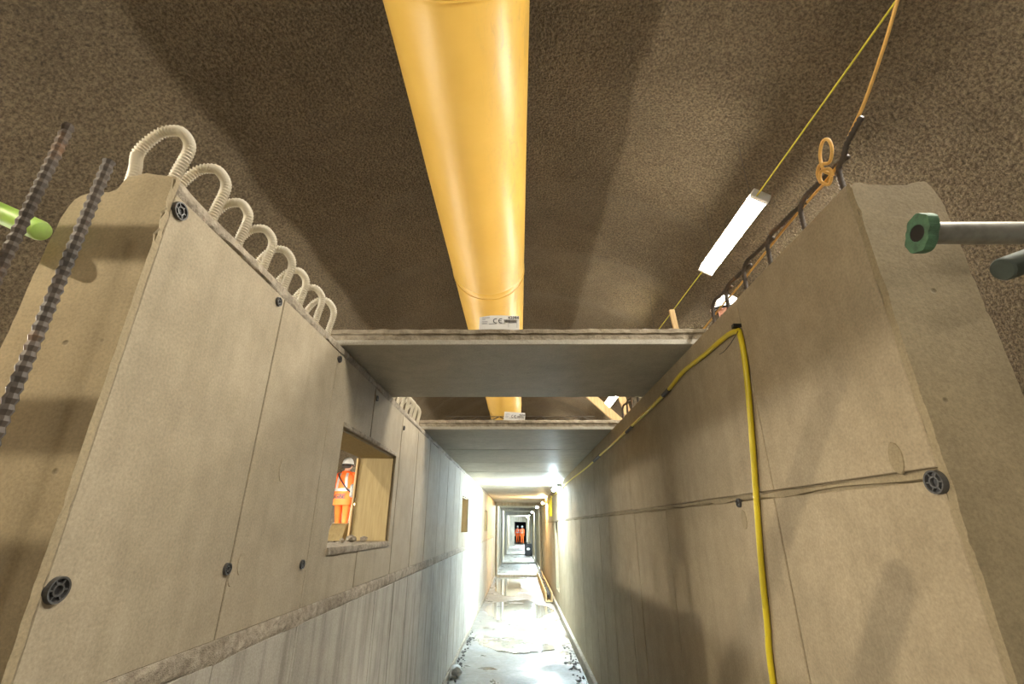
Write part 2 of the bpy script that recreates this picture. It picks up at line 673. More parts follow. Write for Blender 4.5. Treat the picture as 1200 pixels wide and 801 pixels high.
def end_face(name, prof, y, parent, mat):
    """chipped, slightly uneven facing of a wall end: a gridded slab with a broken edge"""
    bm = bmesh.new()
    poly = []
    n = len(prof)
    for i in range(n):
        a, b = Vector(prof[i]), Vector(prof[(i + 1) % n])
        k = max(1, int((b - a).length / 0.02))
        for j in range(k):
            p = a.lerp(b, j / k)
            h = noise.noise(Vector((p.x * 30, p.y * 30, y)))
            h2 = noise.noise(Vector((p.x * 9, p.y * 9, y + 4)))
            edge = 0.0035 * h + 0.004 * max(0, h2)
            c = Vector(((prof[0][0] + prof[-1][0]) / 2, p.y))
            dirn = (c - p)
            if dirn.length > 1e-6:
                dirn.normalize()
            q = p + dirn * max(-0.001, edge)
            if p.y > 2.4:
                q.y -= 0.004 + 0.006 * h
            poly.append((q.x, q.y))
    A, B, f0, f1 = prism(bm, poly, 'y', y, y + 0.02)
    rim = [e for e in f0.edges]
    bmesh.ops.bevel(bm, geom=rim, offset=0.006, segments=2, affect='EDGES')
    return obj(name, bm, mat, parent)


end_face('end_face', [(XL, 0)] + [(XL, 2.606)] + profL[2:], YL0, wall_left, M['conc_core'])
end_face('end_face', [(XR, 0)] + [(XR, 2.606)] + profR[2:], YR0, wall_right, M['conc_core'])


def sub_rect(y0, y1, z0, z1, ops):
    """panel polygon(s) with at most one opening cut out"""
    for a, b, c, d in ops:
        ya, yb, za, zb = max(a, y0), min(b, y1), max(c, z0), min(d, z1)
        if yb - ya < 1e-4 or zb - za < 1e-4:
            continue
        left, right = ya > y0 + 1e-4, yb < y1 - 1e-4
        low, high = za > z0 + 1e-4, zb < z1 - 1e-4
        if not left and not right:
            out = []
            if low:
                out.append([(y0, z0), (y1, z0), (y1, za), (y0, za)])
            if high:
                out.append([(y0, zb), (y1, zb), (y1, z1), (y0, z1)])
            return out
        if left and not right:
            p = [(y0, z0)]
            p += [(y1, z0), (y1, za), (ya, za)] if low else [(ya, z0)]
            p += [(ya, zb), (y1, zb), (y1, z1)] if high else [(ya, z1)]
            p += [(y0, z1)]
            return [p]
        if right and not left:
            p = [(y1, z1)]
            p += [(y0, z1), (y0, zb), (yb, zb)] if high else [(yb, z1)]
            p += [(yb, za), (y0, za), (y0, z0)] if low else [(yb, z0)]
            p += [(y1, z0)]
            return [p]
        # hole in the middle: split in two C shapes
        m = (ya + yb) / 2
        return sub_rect(y0, m, z0, z1, ops) + sub_rect(m, y1, z0, z1, ops)
    return [[(y0, z0), (y1, z0), (y1, z1), (y0, z1)]]


def panels(parent, xface, sgn, joints, z0, z1, ops, mat, name='panel', gap=0.0022, jit=0.0015):
    """sgn: +1 when the room is on +x of the face"""
    for a, b in zip(joints, joints[1:]):
        gap = 0.0028 if a < 2.8 else 0.0075
        for poly in sub_rect(a + gap, b - gap, z0 + gap, z1 - gap, ops):
            bm = bmesh.new()
            xb = xface - sgn * (PROUD + 0.002)
            xf = xface - sgn * jit * rnd.random()
            A, B, f0, f1 = prism(bm, poly, 'x', xb, xf)
            bmesh.ops.bevel(bm, geom=list(f1.edges), offset=0.0022, segments=1, affect='EDGES')
            obj(name, bm, mat, parent)


def run(start, stop, step):
    out = []
    y = start
    while y < stop - 0.2:
        out.append(y)
        y += step
    return out + [stop]


jL_up = [YL0 + 0.0195, 1.58, 2.15, 2.80, 3.55, 4.16, 4.76, 5.44, 6.09, 6.75] + run(7.35, 17.6, 0.62)
jL_lo = [YL0 + 0.0195, 1.60, 2.15, 2.72, 3.25, 3.72, 4.16, 4.76, 5.44, 6.09, 6.75] + run(7.35, 17.6, 0.62)
jR_up = [YR0 + 0.0195, 1.68, 3.82, 5.6, 6.9] + run(8.15, 17.6, 1.24)
jR_lo = [YR0 + 0.0195, 1.69, 2.95, 3.77, 4.13, 4.86, 5.45, 5.95, 6.5] + run(7.1, 17.6, 0.62)
panels(wall_left, XL, +1, jL_up, 1.43, 2.562, WIN, M['conc_left'])
panels(wall_left, XL, +1, jL_lo, 0.0, 1.375, WIN, M['conc_low'])
panels(wall_right, XR, -1, jR_up, 1.865, ZT - 0.004, DOOR, M['conc_right'])
panels(wall_right, XR, -1, jR_lo, 0.10, 1.845, DOOR, M['conc_right'])


def rough_strip(name, parent, xface, sgn, y0, y1, z0, z1, amp, mat, step=0.03, nz=5, base=0.0):
    bm = bmesh.new()
    n = int((y1 - y0) / step)
    rows = []
    for i in range(n + 1):
        y = y0 + (y1 - y0) * i / n
        row = []
        for j in range(nz + 1):
            f = j / nz
            wob = 0.012 * noise.noise(Vector((y * 4, j * 3.0, 2.2)))
            z = z0 + (z1 - z0) * f + (wob if 0 < j < nz else wob * 1.2)
            h = noise.noise(Vector((y * 14, z * 14, 1))) + 0.6 * noise.noise(Vector((y * 40, z * 40, 5)))
            edge = -0.010 if j in (0, nz) else 0.0
            row.append(bm.verts.new((xface + sgn * (base + edge + amp * h), y, z)))
        rows.append(row)
    for a, b in zip(rows, rows[1:]):
        for j in range(nz):
            bm.faces.new((a[j], a[j + 1], b[j + 1], b[j]))
    # back plate so that the strip has body
    back = bmesh.ops.extrude_face_region(bm, geom=bm.faces[:])
    vs = [g for g in back['geom'] if isinstance(g, bmesh.types.BMVert)]
    for v in vs:
        v.co.x = xface - sgn * (PROUD + 0.003)
    return obj(name, bm, mat, parent, smooth=True, angle=50)


rough_strip('mortar_joint', wall_left, XL, 1, YL0 + .02, 17.6, 1.365, 1.44, 0.004, M['mortar'], 0.035, 6, 0.001)
rough_strip('top_strip', wall_left, XL, 1, YL0 + .02, 17.6, 2.560, 2.606, 0.003, M['mortar'], 0.035, 4, -0.001)
rough_strip('mortar_joint', wall_right, XR, -1, YR0 + .02, 17.6, 1.846, 1.864, 0.0025, M['conc_core'], 0.035, 4, -0.001)
# kickers at the foot of the walls
for nm, x0, x1, lab in (('baseboard_left', XL - .005, XL + 0.02, 'left'), ('baseboard_right', XR - 0.045, XR + .005, 'right')):
    bm = bmesh.new()
    n = 160
    prev = None
    box(bm, x0, x1, 1.0, YEND, -0.03, 0.115 if lab == 'right' else 0.05, 0.008)
    tag(obj(nm, bm, M['mortar']), 'rough concrete kicker along the foot of the ' + lab + ' corridor wall', kind='structure')

# patches and repaired spots on the walls
for (y, z, r, side) in ((1.64, 1.635, 0.022, -1), (1.60, 1.60, 0.018, -1), (1.80, 1.95, 0.03, -1),
                        (1.11, 1.90, 0.024, 1), (1.94, 1.775, 0.024, 1)):
    bm = bmesh.new()
    x = XL if side < 0 else XR
    poly = []
    for k in range(18):
        a = 2 * math.pi * k / 18
        rr = r * (1 + 0.16 * noise.noise(Vector((math.cos(a) * 2, math.sin(a) * 2, y * 9))))
        poly.append((y + rr * math.cos(a) * 0.9, z + rr * math.sin(a) * 1.5))
    A, B, f0, f1 = prism(bm, poly, 'x', x + side * 0.004, x - side * 0.0022)
    bmesh.ops.bevel(bm, geom=list(f1.edges), offset=0.0018, segments=1, affect='EDGES')
    obj('mortar_patch', bm, M['conc_core'] if side > 0 else M['conc_left'], wall_left if side < 0 else wall_right)


# tie anchors: grey plastic rosettes, shallow bore painted black in place of hole shade
def anchor_mesh(r):
    """rosette lying in the y-z plane, facing +x"""
    bm = bmesh.new()
    prof = [(0.0012, 0.02), (0.0012, 0.34), (0.006, 0.36), (0.006, 0.50), (0.0016, 0.53), (0.0016, 0.80), (0.007, 0.83), (0.0075, 0.98), (-0.004, 1.02)]
    seg = 24
    rings = []
    for x, q in prof:
        rings.append([bm.verts.new((x, r * q * math.cos(2 * math.pi * k / seg), r * q * math.sin(2 * math.pi * k / seg)))
                      for k in range(seg)])
    for a, b in zip(rings, rings[1:]):
        for k in range(seg):
            bm.faces.new((a[k], a[(k + 1) % seg], b[(k + 1) % seg], b[k]))
    bm.faces.new(rings[0])
    for k in range(6):
        a = 2 * math.pi * k / 6
        d = Vector((0, math.cos(a), math.sin(a)))
        obox(bm, d * r * 0.66 + Vector((0.003, 0, 0)), (1, 0, 0), d, d.cross(Vector((1, 0, 0))), 0.0025, r * 0.18, r * 0.06)
    bmesh.ops.recalc_face_normals(bm, faces=bm.faces[:])
    me = bpy.data.meshes.new('tie_anchor')
    for f in bm.faces:
        c = f.calc_center_median()
        f.material_index = 1 if c.x < 0.0022 and math.hypot(c.y, c.z) < r * 0.82 else 0
    bm.to_mesh(me)
    bm.free()
    me.materials.append(M['anchor'])
    me.materials.append(M['black'])
    return me


am = anchor_mesh(0.0245)
am2 = anchor_mesh(0.0175)
for (y, z, me) in ((0.995, 2.523, am), (0.997, 1.632, am), (1.535, 2.527, am2), (1.562, 1.625, am2), (2.170, 2.525, am2),
                   (2.10, 1.60, am2), (2.84, 2.50, am2), (3.59, 2.46, am2)):
    mesh_obj('tie_anchor', me, wall_left, (XL + 0.001, y, z))
for (y, z, me) in ((1.022, 1.838, am), (1.955, 1.838, am2)):
    o = mesh_obj('tie_anchor', me, wall_right, (XR - 0.001, y, z))
    o.rotation_euler = (0, 0, math.pi)


# windows: linings and sills
def build_windows():
    for i, (a, b, c, d) in enumerate(WIN):
        w = tag(empty('window_%d' % (i + 1), (XL, a, c)), ['large plywood-lined opening in the left wall framing a worker', 'small opening in the brightly lit part of the left wall', 'farthest small opening in the left wall'][i], kind='structure')

        def put(name, mat, *bx, bev=0.002):
            bm = bmesh.new()
            box(bm, bx[0] - XL, bx[1] - XL, bx[2] - a, bx[3] - a, bx[4] - c, bx[5] - c, bev)
            return obj(name, bm, mat, w)
        put('jamb_lining', M['ply'], XLO + 0.0, XL - 0.020, b - 0.016, b - 0.001, c + 0.001, d - 0.017)
        put('jamb_lining', M['ply'], XLO, XL - 0.020, a + 0.001, a + 0.016, c + 0.001, d - 0.017)
        put('head_lining', M['ply'], XLO, XL - 0.020, a + 0.001, b - 0.001, d - 0.016, d - 0.001)
        put('lit_edge_strip', M['wood'], XLO - 0.018, XLO - 0.004, b - 0.035, b - 0.002, c + 0.001, d - 0.02)  # pale strip stands in for the lit outer edge of the lining
        if i == 0:
            bm = bmesh.new()
            n = 30
            prof = [(-0.28, 0.001), (0.008, 0.001), (0.012, -0.012), (0.009, -0.03), (-0.02, -0.035)]
            rows = []
            for k in range(n + 1):
                y = 0.002 + (b - a - 0.004) * k / n
                rows.append([bm.verts.new((x + 0.002 * noise.noise(Vector((y * 9, x * 30, 1))), y,
                                           z + 0.004 * noise.noise(Vector((y * 11, x * 20, 3))))) for x, z in prof])
            for r0, r1 in zip(rows, rows[1:]):
                for k in range(len(prof) - 1):
                    bm.faces.new((r0[k], r0[k + 1], r1[k + 1], r1[k]))
            bm.faces.new(rows[0])
            bm.faces.new(list(reversed(rows[-1])))
            obj('window_sill', bm, M['mortar'], w, smooth=True, angle=40)
            # lintel edge board with a torn edge
            bm = bmesh.new()
            box(bm, -0.018, 0.004, 0.0, b - a, d - c - 0.004, d - c + 0.022, 0.003)
            obj('head_trim', bm, M['mortar'], w)
    # right hand doorway: dark recess with a steel edge
    a, b, c, d = DOOR[0]
    dr = tag(empty('door_1', (XR, a, c)), 'narrow recess in the right corridor wall', kind='structure')
    bm = bmesh.new()
    box(bm, 0.10, 0.14, 0, b - a, 0, d - c)
    obj('door_panel', bm, M['galv_dark'], dr)


build_windows()


# ------------------------------------------------------------------ ceiling slabs
def slab_mesh(name, y0, y1, x0=-1.02, x1=1.02, th=0.098, fine=True):
    """precast plank with a smooth soffit and a rough upper lip; origin at its front bottom centre"""
    L = y1 - y0
    bm = bmesh.new()
    prof = [(0, 0.004), (0.004, 0), (L - 0.004, 0), (L, 0.004), (L, th - 0.006), (L - 0.006, th),
            (L * 0.5, th + 0.004), (0.03, th), (0.006, th - 0.008), (-0.002, th * 0.66), (0.006, th * 0.60), (0.002, th * 0.3)]
    if not fine:
        prof = [(0, 0.016), (0.016, 0), (L - 0.016, 0), (L, 0.016), (L, th - 0.006), (L - 0.006, th), (0.006, th), (0, th - 0.006)]
    nx = 90 if fine else 4
    kidx = {}
    rows = []
    for i in range(nx + 1):
        x = x0 + (x1 - x0) * i / nx
        row = []
        for k, (y, z) in enumerate(prof):
            if fine and k >= 6:
                amp = 0.006 if k < 10 else 0.003
                dy = amp * noise.noise(Vector((x * 22, z * 40, y0)))
                dz = amp * 0.8 * noise.noise(Vector((x * 18, k * 3.3, y0 + 9)))
            else:
                dy = dz = 0
            row.append(bm.verts.new((x, y + dy, z + dz)))
            kidx[row[-1]] = k
        rows.append(row)
    m = len(prof)
    for a, b in zip(rows, rows[1:]):
        for k in range(m):
            bm.faces.new((a[k], a[(k + 1) % m], b[(k + 1) % m], b[k]))
    bm.faces.new(rows[0])
    bm.faces.new(list(reversed(rows[-1])))
    bmesh.ops.recalc_face_normals(bm, faces=bm.faces[:])
    me = bpy.data.meshes.new(name)
    for f in bm.faces:
        ks = sorted(kidx[v] for v in f.verts) if len(f.verts) == 4 else [0]
        f.material_index = 1 if ks[0] >= 4 and ks[-1] <= 11 else 0
    bm.to_mesh(me)
    bm.free()
    me.materials.append(M['conc_slab'])
    me.materials.append(M['slab_top'])
    return me


o = mesh_obj('ceiling_slab', slab_mesh('ceiling_slab', 2.196, 3.222), None, (0, 2.196, ZT))
tag(o, 'lone precast concrete slab bridging the wall tops, nearest to the viewer', 'slab', 'precast slabs roofing the corridor')
o = mesh_obj('ceiling_slab', slab_mesh('ceiling_slab', 4.422, 5.66), None, (0, 4.422, ZT))
tag(o, 'precast slab just past the open gap, carrying a wire girder and a tilted label', 'slab', 'precast slabs roofing the corridor')
sm = slab_mesh('ceiling_slab', 5.666, 6.916, fine=False)
words = ['second', 'third', 'fourth', 'fifth', 'sixth', 'seventh', 'eighth', 'ninth']
ys = [5.67 + 1.257 * i for i in range(35)]
for i, y in enumerate(ys):
    o = mesh_obj('ceiling_slab', sm, None, (0, y, ZT + (0.0015 if i % 2 else 0.0)))
    if i < 8:
        lab = 'precast soffit slab, %s in the unbroken row past the open gap' % words[i]
    else:
        lab = 'precast soffit slab in the far brightly lit part of the corridor ceiling'
    tag(o, lab, 'slab', 'precast slabs roofing the corridor')


# lattice girder wire on the second slab, and on the first further back
def girder(y, zs, label):
    g = tag(empty('lattice_girder', (0, y, zs)), label, 'girder', 'wire girders cast into the slabs')
    bm = bmesh.new()
    tube(bm, [(-0.72, 0, 0.045), (0.75, 0.0, 0.045)], 0.004, 6)
    obj('top_chord', bm, M['wire'], g)
    for s in (-1, 1):
        bm = bmesh.new()
        pts = []
        n = 14
        for k in range(n + 1):
            x = -0.70 + 1.43 * k / n
            pts.append((x, s * (0.03 if k % 2 == 0 else 0.004), -0.006 if k % 2 == 0 else 0.045))
        for a, b in zip(pts, pts[1:]):
            tube(bm, [a, b], 0.003, 5)
        obj('diagonal_wire', bm, M['wire'], g)


girder(4.50, ZT + 0.098, 'thin rusty wire girder standing on the slab past the open gap')
girder(2.75, ZT + 0.098, 'thin rusty wire girder standing on the nearest slab')


# labels on the slabs
def slab_label(loc, rz, tilt, w, h, label, curl, up=0.0):
    t = tag(empty('paper_label', loc), label, 'label', 'printed labels on the slabs')
    t.rotation_euler = (math.radians(-8), math.radians(tilt), rz)
    bm = bmesh.new()
    n = 14
    fr, bk = [], []
    for i in range(n + 1):
        u = -w / 2 + w * i / n
        y = curl * ((2 * u / w) ** 2)
        top = h - (0.012 * max(0, (-u / (w / 2)) - 0.45) if curl > 0.004 else 0)
        fr.append([bm.verts.new((u, y, z)) for z in (0, h / 2, top)])
        bk.append([bm.verts.new((u, y + 0.0012, z)) for z in (0, h / 2, top)])
    for i in range(n):
        for j in range(2):
            bm.faces.new((fr[i][j], fr[i + 1][j], fr[i + 1][j + 1], fr[i][j + 1]))
            bm.faces.new((bk[i][j], bk[i][j + 1], bk[i + 1][j + 1], bk[i + 1][j]))
        bm.faces.new((fr[i][2], fr[i + 1][2], bk[i + 1][2], bk[i][2]))
        bm.faces.new((fr[i][0], bk[i][0], bk[i + 1][0], fr[i + 1][0]))
    bm.faces.new((fr[0][0], fr[0][1], fr[0][2], bk[0][2], bk[0][1], bk[0][0]))
    bm.faces.new((fr[n][0], bk[n][0], bk[n][1], bk[n][2], fr[n][2], fr[n][1]))
    obj('paper', bm, M['paper'], t, smooth=False)
    k = w / 0.19

    def Mx(x, z):
        return Matrix.Translation((x * k, -0.0014 + curl * (2 * x * k / w) ** 2, z * k + up)) @ Matrix.Rotation(math.pi / 2, 4, 'X')
    text_mesh('number', '42394', 0.021 * k, M['ink'], t, Mx(0.067, 0.057), 0.0004)
    # the two letters of the conformity mark, drawn from arcs
    bm = bmesh.new()
    for cx_, is_e in ((-0.016, False), (0.009, True)):
        ro, ri = 0.0135, 0.0098
        A = [math.radians(90 + 180 * q / 12) for q in range(13)]
        P = [(cx_ + ro * math.cos(a), 0.039 + ro * math.sin(a)) for a in A]
        Q = [(cx_ + ri * math.cos(a), 0.039 + ri * math.sin(a)) for a in A]
        P = [(cx_ + 0.004, P[0][1])] + P + [(cx_ + 0.004, P[-1][1])]
        Q = [(cx_ + 0.004, Q[0][1])] + Q + [(cx_ + 0.004, Q[-1][1])]
        poly = [(x * k, z * k) for x, z in P + Q[::-1]]
        prism(bm, poly, 'y', -0.0016, -0.0004)
        if is_e:
            box(bm, (cx_ - 0.010) * k, (cx_ + 0.002) * k, -0.0016, -0.0004, 0.0377 * k, 0.0403 * k)
    bmesh.ops.translate(bm, vec=(0, 0, up), verts=bm.verts[:])
    obj('conformity_mark', bm, M['ink'], t)
    bm = bmesh.new()
    rr = random.Random(5)
    x = 0.024
    while x < 0.086:
        wd = rr.choice((0.0006, 0.0008, 0.0012))
        yb = curl * (2 * x * k / w) ** 2
        box(bm, x * k, (x + wd) * k, yb - 0.0016, yb - 0.0004, 0.030 * k, 0.0465 * k)
        x += wd + rr.choice((0.0012, 0.002))
    bmesh.ops.translate(bm, vec=(0, 0, up), verts=bm.verts[:])
    obj('barcode', bm, M['ink'], t)
    bm = bmesh.new()
    for (xa, xb, z) in ((-0.082, -0.045, 0.056), (-0.082, -0.066, 0.046), (-0.082, -0.055, 0.034), (-0.082, -0.058, 0.024),
                        (-0.048, -0.012, 0.020), (0.0, 0.03, 0.022)):
        for q in range(8):
            x0 = xa + (xb - xa) * q / 8
            yb = curl * (2 * x0 * k / w) ** 2
            box(bm, x0 * k, (x0 + (xb - xa) / 8 * 0.75) * k, yb - 0.0016, yb - 0.0004, z * k, (z + 0.0042) * k)
    bmesh.ops.translate(bm, vec=(0, 0, up), verts=bm.verts[:])
    obj('small_print', bm, M['inkgrey'], t)
    bm = bmesh.new()
    for (xa, xb, za, zb) in ((0.043, 0.0445, 0.004, 0.028), (0.083, 0.0845, 0.004, 0.028), (0.043, 0.0845, 0.0275, 0.029)):
        yb = curl * (2 * xa * k / w) ** 2
        box(bm, xa * k, xb * k, yb - 0.0016, yb - 0.0004, za * k, zb * k)
    bmesh.ops.translate(bm, vec=(0, 0, up), verts=bm.verts[:])
    obj('printed_box', bm, M['inkgrey'], t)
    return t


slab_label((-0.102, 2.245, ZT + 0.096), 0.0, 0, 0.215, 0.101, 'curled white printed label upright on the nearest slab', 0.006, 0.022)
slab_label((-0.042, 4.455, ZT + 0.094), 0.0, 4, 0.205, 0.085,
           'tilted white printed label upright on the slab past the gap', 0.001)


# ------------------------------------------------------------------ yellow ventilation duct
def build_duct():
    d = tag(empty('ventilation_duct', (0, 0, 0)), 'long yellow fabric ventilation duct hung under the tunnel crown', 'duct')
    bm = bmesh.new()
    joints = [1.78 + 3.98 * i for i in range(-2, 12)]
    ys = []
    y = -5.0
    while y < 46:
        near = min(abs(y - j) for j in joints)
        ys.append(y)
        y += 0.012 if (near < 0.10 and y < 12) else (0.06 if y < 14 else 0.4)
    seg = 96
    rows = []
    for y in ys:
        j = min(joints, key=lambda q: abs(y - q))
        t = y - j
        row = []
        for k in range(seg):
            a = 2 * math.pi * k / seg
            r = DR
            r += 0.006 * math.exp(-(t / 0.05) ** 2) - 0.010 * math.exp(-((t - 0.075) / 0.018) ** 2) - 0.007 * math.exp(
                -((t + 0.07) / 0.014) ** 2)
            wr = noise.noise(Vector((math.cos(a) * 3, math.sin(a) * 3, y * 2.0)))
            r += 0.006 * wr * math.exp(-abs(t) / 0.5)
            r += 0.004 * noise.noise(Vector((math.cos(a) * 1.2, math.sin(a) * 1.2, y * 0.6)))
            skew = 0.05 * math.sin(a + 0.8) * math.exp(-abs(t) / 0.2)
            row.append(bm.verts.new((DUCT[0] + r * math.cos(a), y + skew, DUCT[1] + r * math.sin(a))))
        rows.append(row)
    for a, b in zip(rows, rows[1:]):
        for k in range(seg):
            bm.faces.new((a[k], a[(k + 1) % seg], b[(k + 1) % seg], b[k]))
    bm.faces.new(rows[0])
    bm.faces.new(rows[-1])
    obj('sleeve', bm, M['duct'], d, smooth=True)
    for j in joints:
        if j < 16:
            bm = bmesh.new()
            pts = []
            for k in range(49):
                a = 2 * math.pi * k / 48
                pts.append((DUCT[0] + (DR + 0.004) * math.cos(a), j + 0.075 + 0.05 * math.sin(a + .8) * 0.7,
                            DUCT[1] + (DR + 0.004) * math.sin(a)))
            tube(bm, pts, 0.006, 6, cap=False)
            obj('joint_seam', bm, M['duct'], d, smooth=True)
            for s in (-0.35, 0.35):
                bm = bmesh.new()
                x = DUCT[0] + s
                za = DUCT[1] + math.sqrt(DR ** 2 - s * s) - 0.01
                zb = TZ + math.sqrt(TR ** 2 - x * x) + 0.03
                tube(bm, [(x, j + 0.4, za), (x, j + 0.4, zb)], 0.004, 6)
                obj('hanger', bm, M['wire'], d)


build_duct()


# ------------------------------------------------------------------ lamps
def lamp(loc, direction, length, mat, label, group, r=0.028, wall_dir=(0, 0, 1), flush=False):
    """batten fluorescent light: body on the wall side, diffuser tube toward the room; long axis = direction"""
    L = tag(empty('fluorescent_light', loc), label, 'lamp', group)
    d = Vector(direction).normalized()
    w = Vector(wall_dir)
    w = (w - d * w.dot(d)).normalized()
    s = d.cross(w)
    bm = bmesh.new()
    obox(bm, w * 0.062, d, s, w, length / 2 + 0.03, 0.080 if flush else 0.035, 0.022)
    bmesh.ops.bevel(bm, geom=bm.edges[:], offset=0.006, segments=1, affect='EDGES')
    obj('housing', bm, M['white_metal'], L)
    bm = bmesh.new()
    if flush:
        # shallow bowed cover seated in the housing
        prof = [(-0.078, 0.042), (-0.074, 0.010), (-0.04, 0.0), (0.04, 0.0), (0.074, 0.010), (0.078, 0.042)]
        A = [bm.verts.new(s * u + w * v - d * (length / 2)) for u, v in prof]
        B = [bm.verts.new(s * u + w * v + d * (length / 2)) for u, v in prof]
        for k in range(len(prof) - 1):
            bm.faces.new((A[k], A[k + 1], B[k + 1], B[k]))
        bm.faces.new((A[0], B[0], B[-1], A[-1]))
        bm.faces.new(list(reversed(A)))
        bm.faces.new(B)
    else:
        tube(bm, [d * (-length / 2), d * (length / 2)], r, 8)
    obj('diffuser', bm, mat, L, smooth=not flush, angle=60)
    for e in (-1, 1):
        bm = bmesh.new()
        obox(bm, d * e * (length / 2 + 0.022) + w * 0.018, d, s, w, 0.02, 0.082 if flush else 0.034, 0.042)
        bmesh.ops.bevel(bm, geom=bm.edges[:], offset=0.006, segments=1, affect='EDGES')
        obj('end_cap', bm, M['white_metal'], L)
    return L


LA = math.radians(38.4)
LRHO = 3.42
LX, LZ = LRHO * math.sin(LA), HEYE + LRHO * math.cos(LA)
for y, lab in ((3.95, 'bright fluorescent tube on the right of the tunnel vault above the right wall'),
               (10.45, 'second bright tube seen through the gap between the slabs'),
               (7.2, 'fluorescent tube on the vault hidden above the nearest slab'),
               (0.7, 'fluorescent tube on the vault overhead, above the picture'),
               (-5.8, 'fluorescent tube on the vault farthest behind the viewer'),
               (13.7, 'far fluorescent tube on the right of the vault'),
               (16.95, 'farthest fluorescent tube on the right of the vault')):
    L = lamp((LX, y, LZ), (0, 1, 0), 1.20, M['lamp_tun'], lab, 'fluorescent lights on the vault', 0.03, (0.5, 0, 0.87), True)
    for q in (-0.45, 0.45):
        bm = bmesh.new()
        up = math.sqrt((TR + 0.1) ** 2 - (LX + 0.03) ** 2) + TZ - LZ
        tube(bm, [(0.03, q, 0.06), (0.03, q, up)], 0.003, 6)
        obj('hanger', bm, M['wire'], L)
for y, lab in ((-2.2, 'side tube low on the left tunnel wall behind the viewer'),
               (1.2, 'side tube low on the left tunnel wall beside the window'),
               (4.8, 'side tube low on the left tunnel wall past the window'),
               (8.3, 'side tube low on the left tunnel wall near the orange worker'),
               (12.0, 'side tube low on the left tunnel wall beyond the orange worker'),
               (16.4, 'farthest side tube low on the left tunnel wall')):
    lamp((-3.86, y, 2.25), (0, 1, 0), 1.25, M['lamp_left'], lab, 'side lights on the left tunnel wall', 0.03, (-0.87, 0, 0.5), True)
for y, lab in ((10.2, 'glaring cool tube at the top of the right corridor wall'),
               (20.5, 'cool tube beyond the warm lamp in the corridor'), (28.5, 'cool tube midway along the far corridor'),
               (36.5, 'cool tube near the far end of the corridor'), (45.0, 'last cool tube before the end opening'), (49.2, 'added cool tube outside the end opening, lighting the far workers')):  # the tube past the end wall is added to brighten the far workers
    lamp((XR - 0.11, y, 2.50), (0, 1, 0), 1.2, M['lamp_cool'], lab, 'cool corridor lights', 0.026, (1, 0, 0.2))
lamp((XR - 0.11, 15.6, 2.44), (0, 1, 0), 0.6, M['lamp_warm'], 'warm yellow corridor lamp past the cable coil',
     None, 0.03, (1, 0, 0.2))


def flood(loc, tgt, gz, hw_, hh, mat, label, hood):
    loc, tgt = Vector(loc), Vector(tgt)
    f = tag(empty('flood_light', (loc.x, loc.y, gz)), label, 'lamp', None)
    d = (tgt - loc).normalized()
    s = d.cross(Vector((0, 0, 1))).normalized()
    u = s.cross(d)
    base = Vector((loc.x, loc.y, gz))
    c = loc - base
    bm = bmesh.new()
    obox(bm, c - d * 0.05, s, u, d, hw_ + 0.06, hh + 0.05, 0.04)
    obj('lamp_body', bm, M['black'], f)
    bm = bmesh.new()
    obox(bm, c, s, u, d, hw_, hh, 0.008)
    obj('lamp_glass', bm, mat, f)
    if hood:
        bm = bmesh.new()
        obox(bm, c + u * (hh + 0.03) + d * 0.16, s, u, d, hw_ + 0.25, 0.006, 0.2)
        obj('light_shield', bm, M['black'], f)  # unseen shield added to keep the flood off the vault
    bm = bmesh.new()
    tube(bm, [(0, 0, min(0.8, c.z * 0.5)), c - d * 0.09], 0.016, 8)
    obj('pole', bm, M['galv'], f)
    for k in range(3):
        a = 2 * math.pi * k / 3 + 0.4
        bm = bmesh.new()
        tube(bm, [(0, 0, min(1.1, c.z * 0.6)), (0.3 * math.cos(a), 0.3 * math.sin(a), 0.0)], 0.012, 8)
        obj('leg', bm, M['galv'], f)


flood((-2.6, -0.6, 3.8), (0.0, 1.2, 2.0), 0.0, 0.018, 0.012, M['lamp_flood'], 'site flood light on a tall tripod behind the viewer', True)

# ------------------------------------------------------------------ corridor far end: portal frames, end wall
for i, (y, inset, top) in enumerate(((19.2, 0.09, 2.48), (25.6, 0.07, 2.50), (33.0, 0.10, 2.42))):
    t = tag(empty('trim_%d' % (i + 1), (0, y, 0)), ['nearest', 'middle', 'farthest'][i] + ' pale concrete portal frame across the far corridor', kind='structure')
    for s, xa in ((-1, XL), (1, XR)):
        bm = bmesh.new()
        box(bm, min(xa, xa - s * inset), max(xa, xa - s * inset), 0, 0.35, -0.02, top, 0.01)
        obj('post', bm, M['conc_low'], t)
    bm = bmesh.new()
    box(bm, XL + 0.001, XR - 0.001, 0, 0.35, top, ZT - 0.002, 0.01)
    obj('lintel', bm, M['conc_low'], t)
    bm = bmesh.new()
    box(bm, XL + inset, XR - inset, 0, 0.35, -0.02, 0.06, 0.01)
    obj('threshold', bm, M['conc_low'], t)

bm = bmesh.new()
ye = 48.0
ox0, ox1, oz1 = -0.42, 0.72, 2.12
box(bm, XL, ox0, ye, ye + .3, -0.05, ZT)
box(bm, ox1, XR, ye, ye + .3, -0.05, ZT)
box(bm, ox0, ox1, ye, ye + .3, oz1, ZT)
tag(obj('wall_end', bm, M['conc_low']), 'pale end wall with an opening onto the dark tunnel', kind='structure')


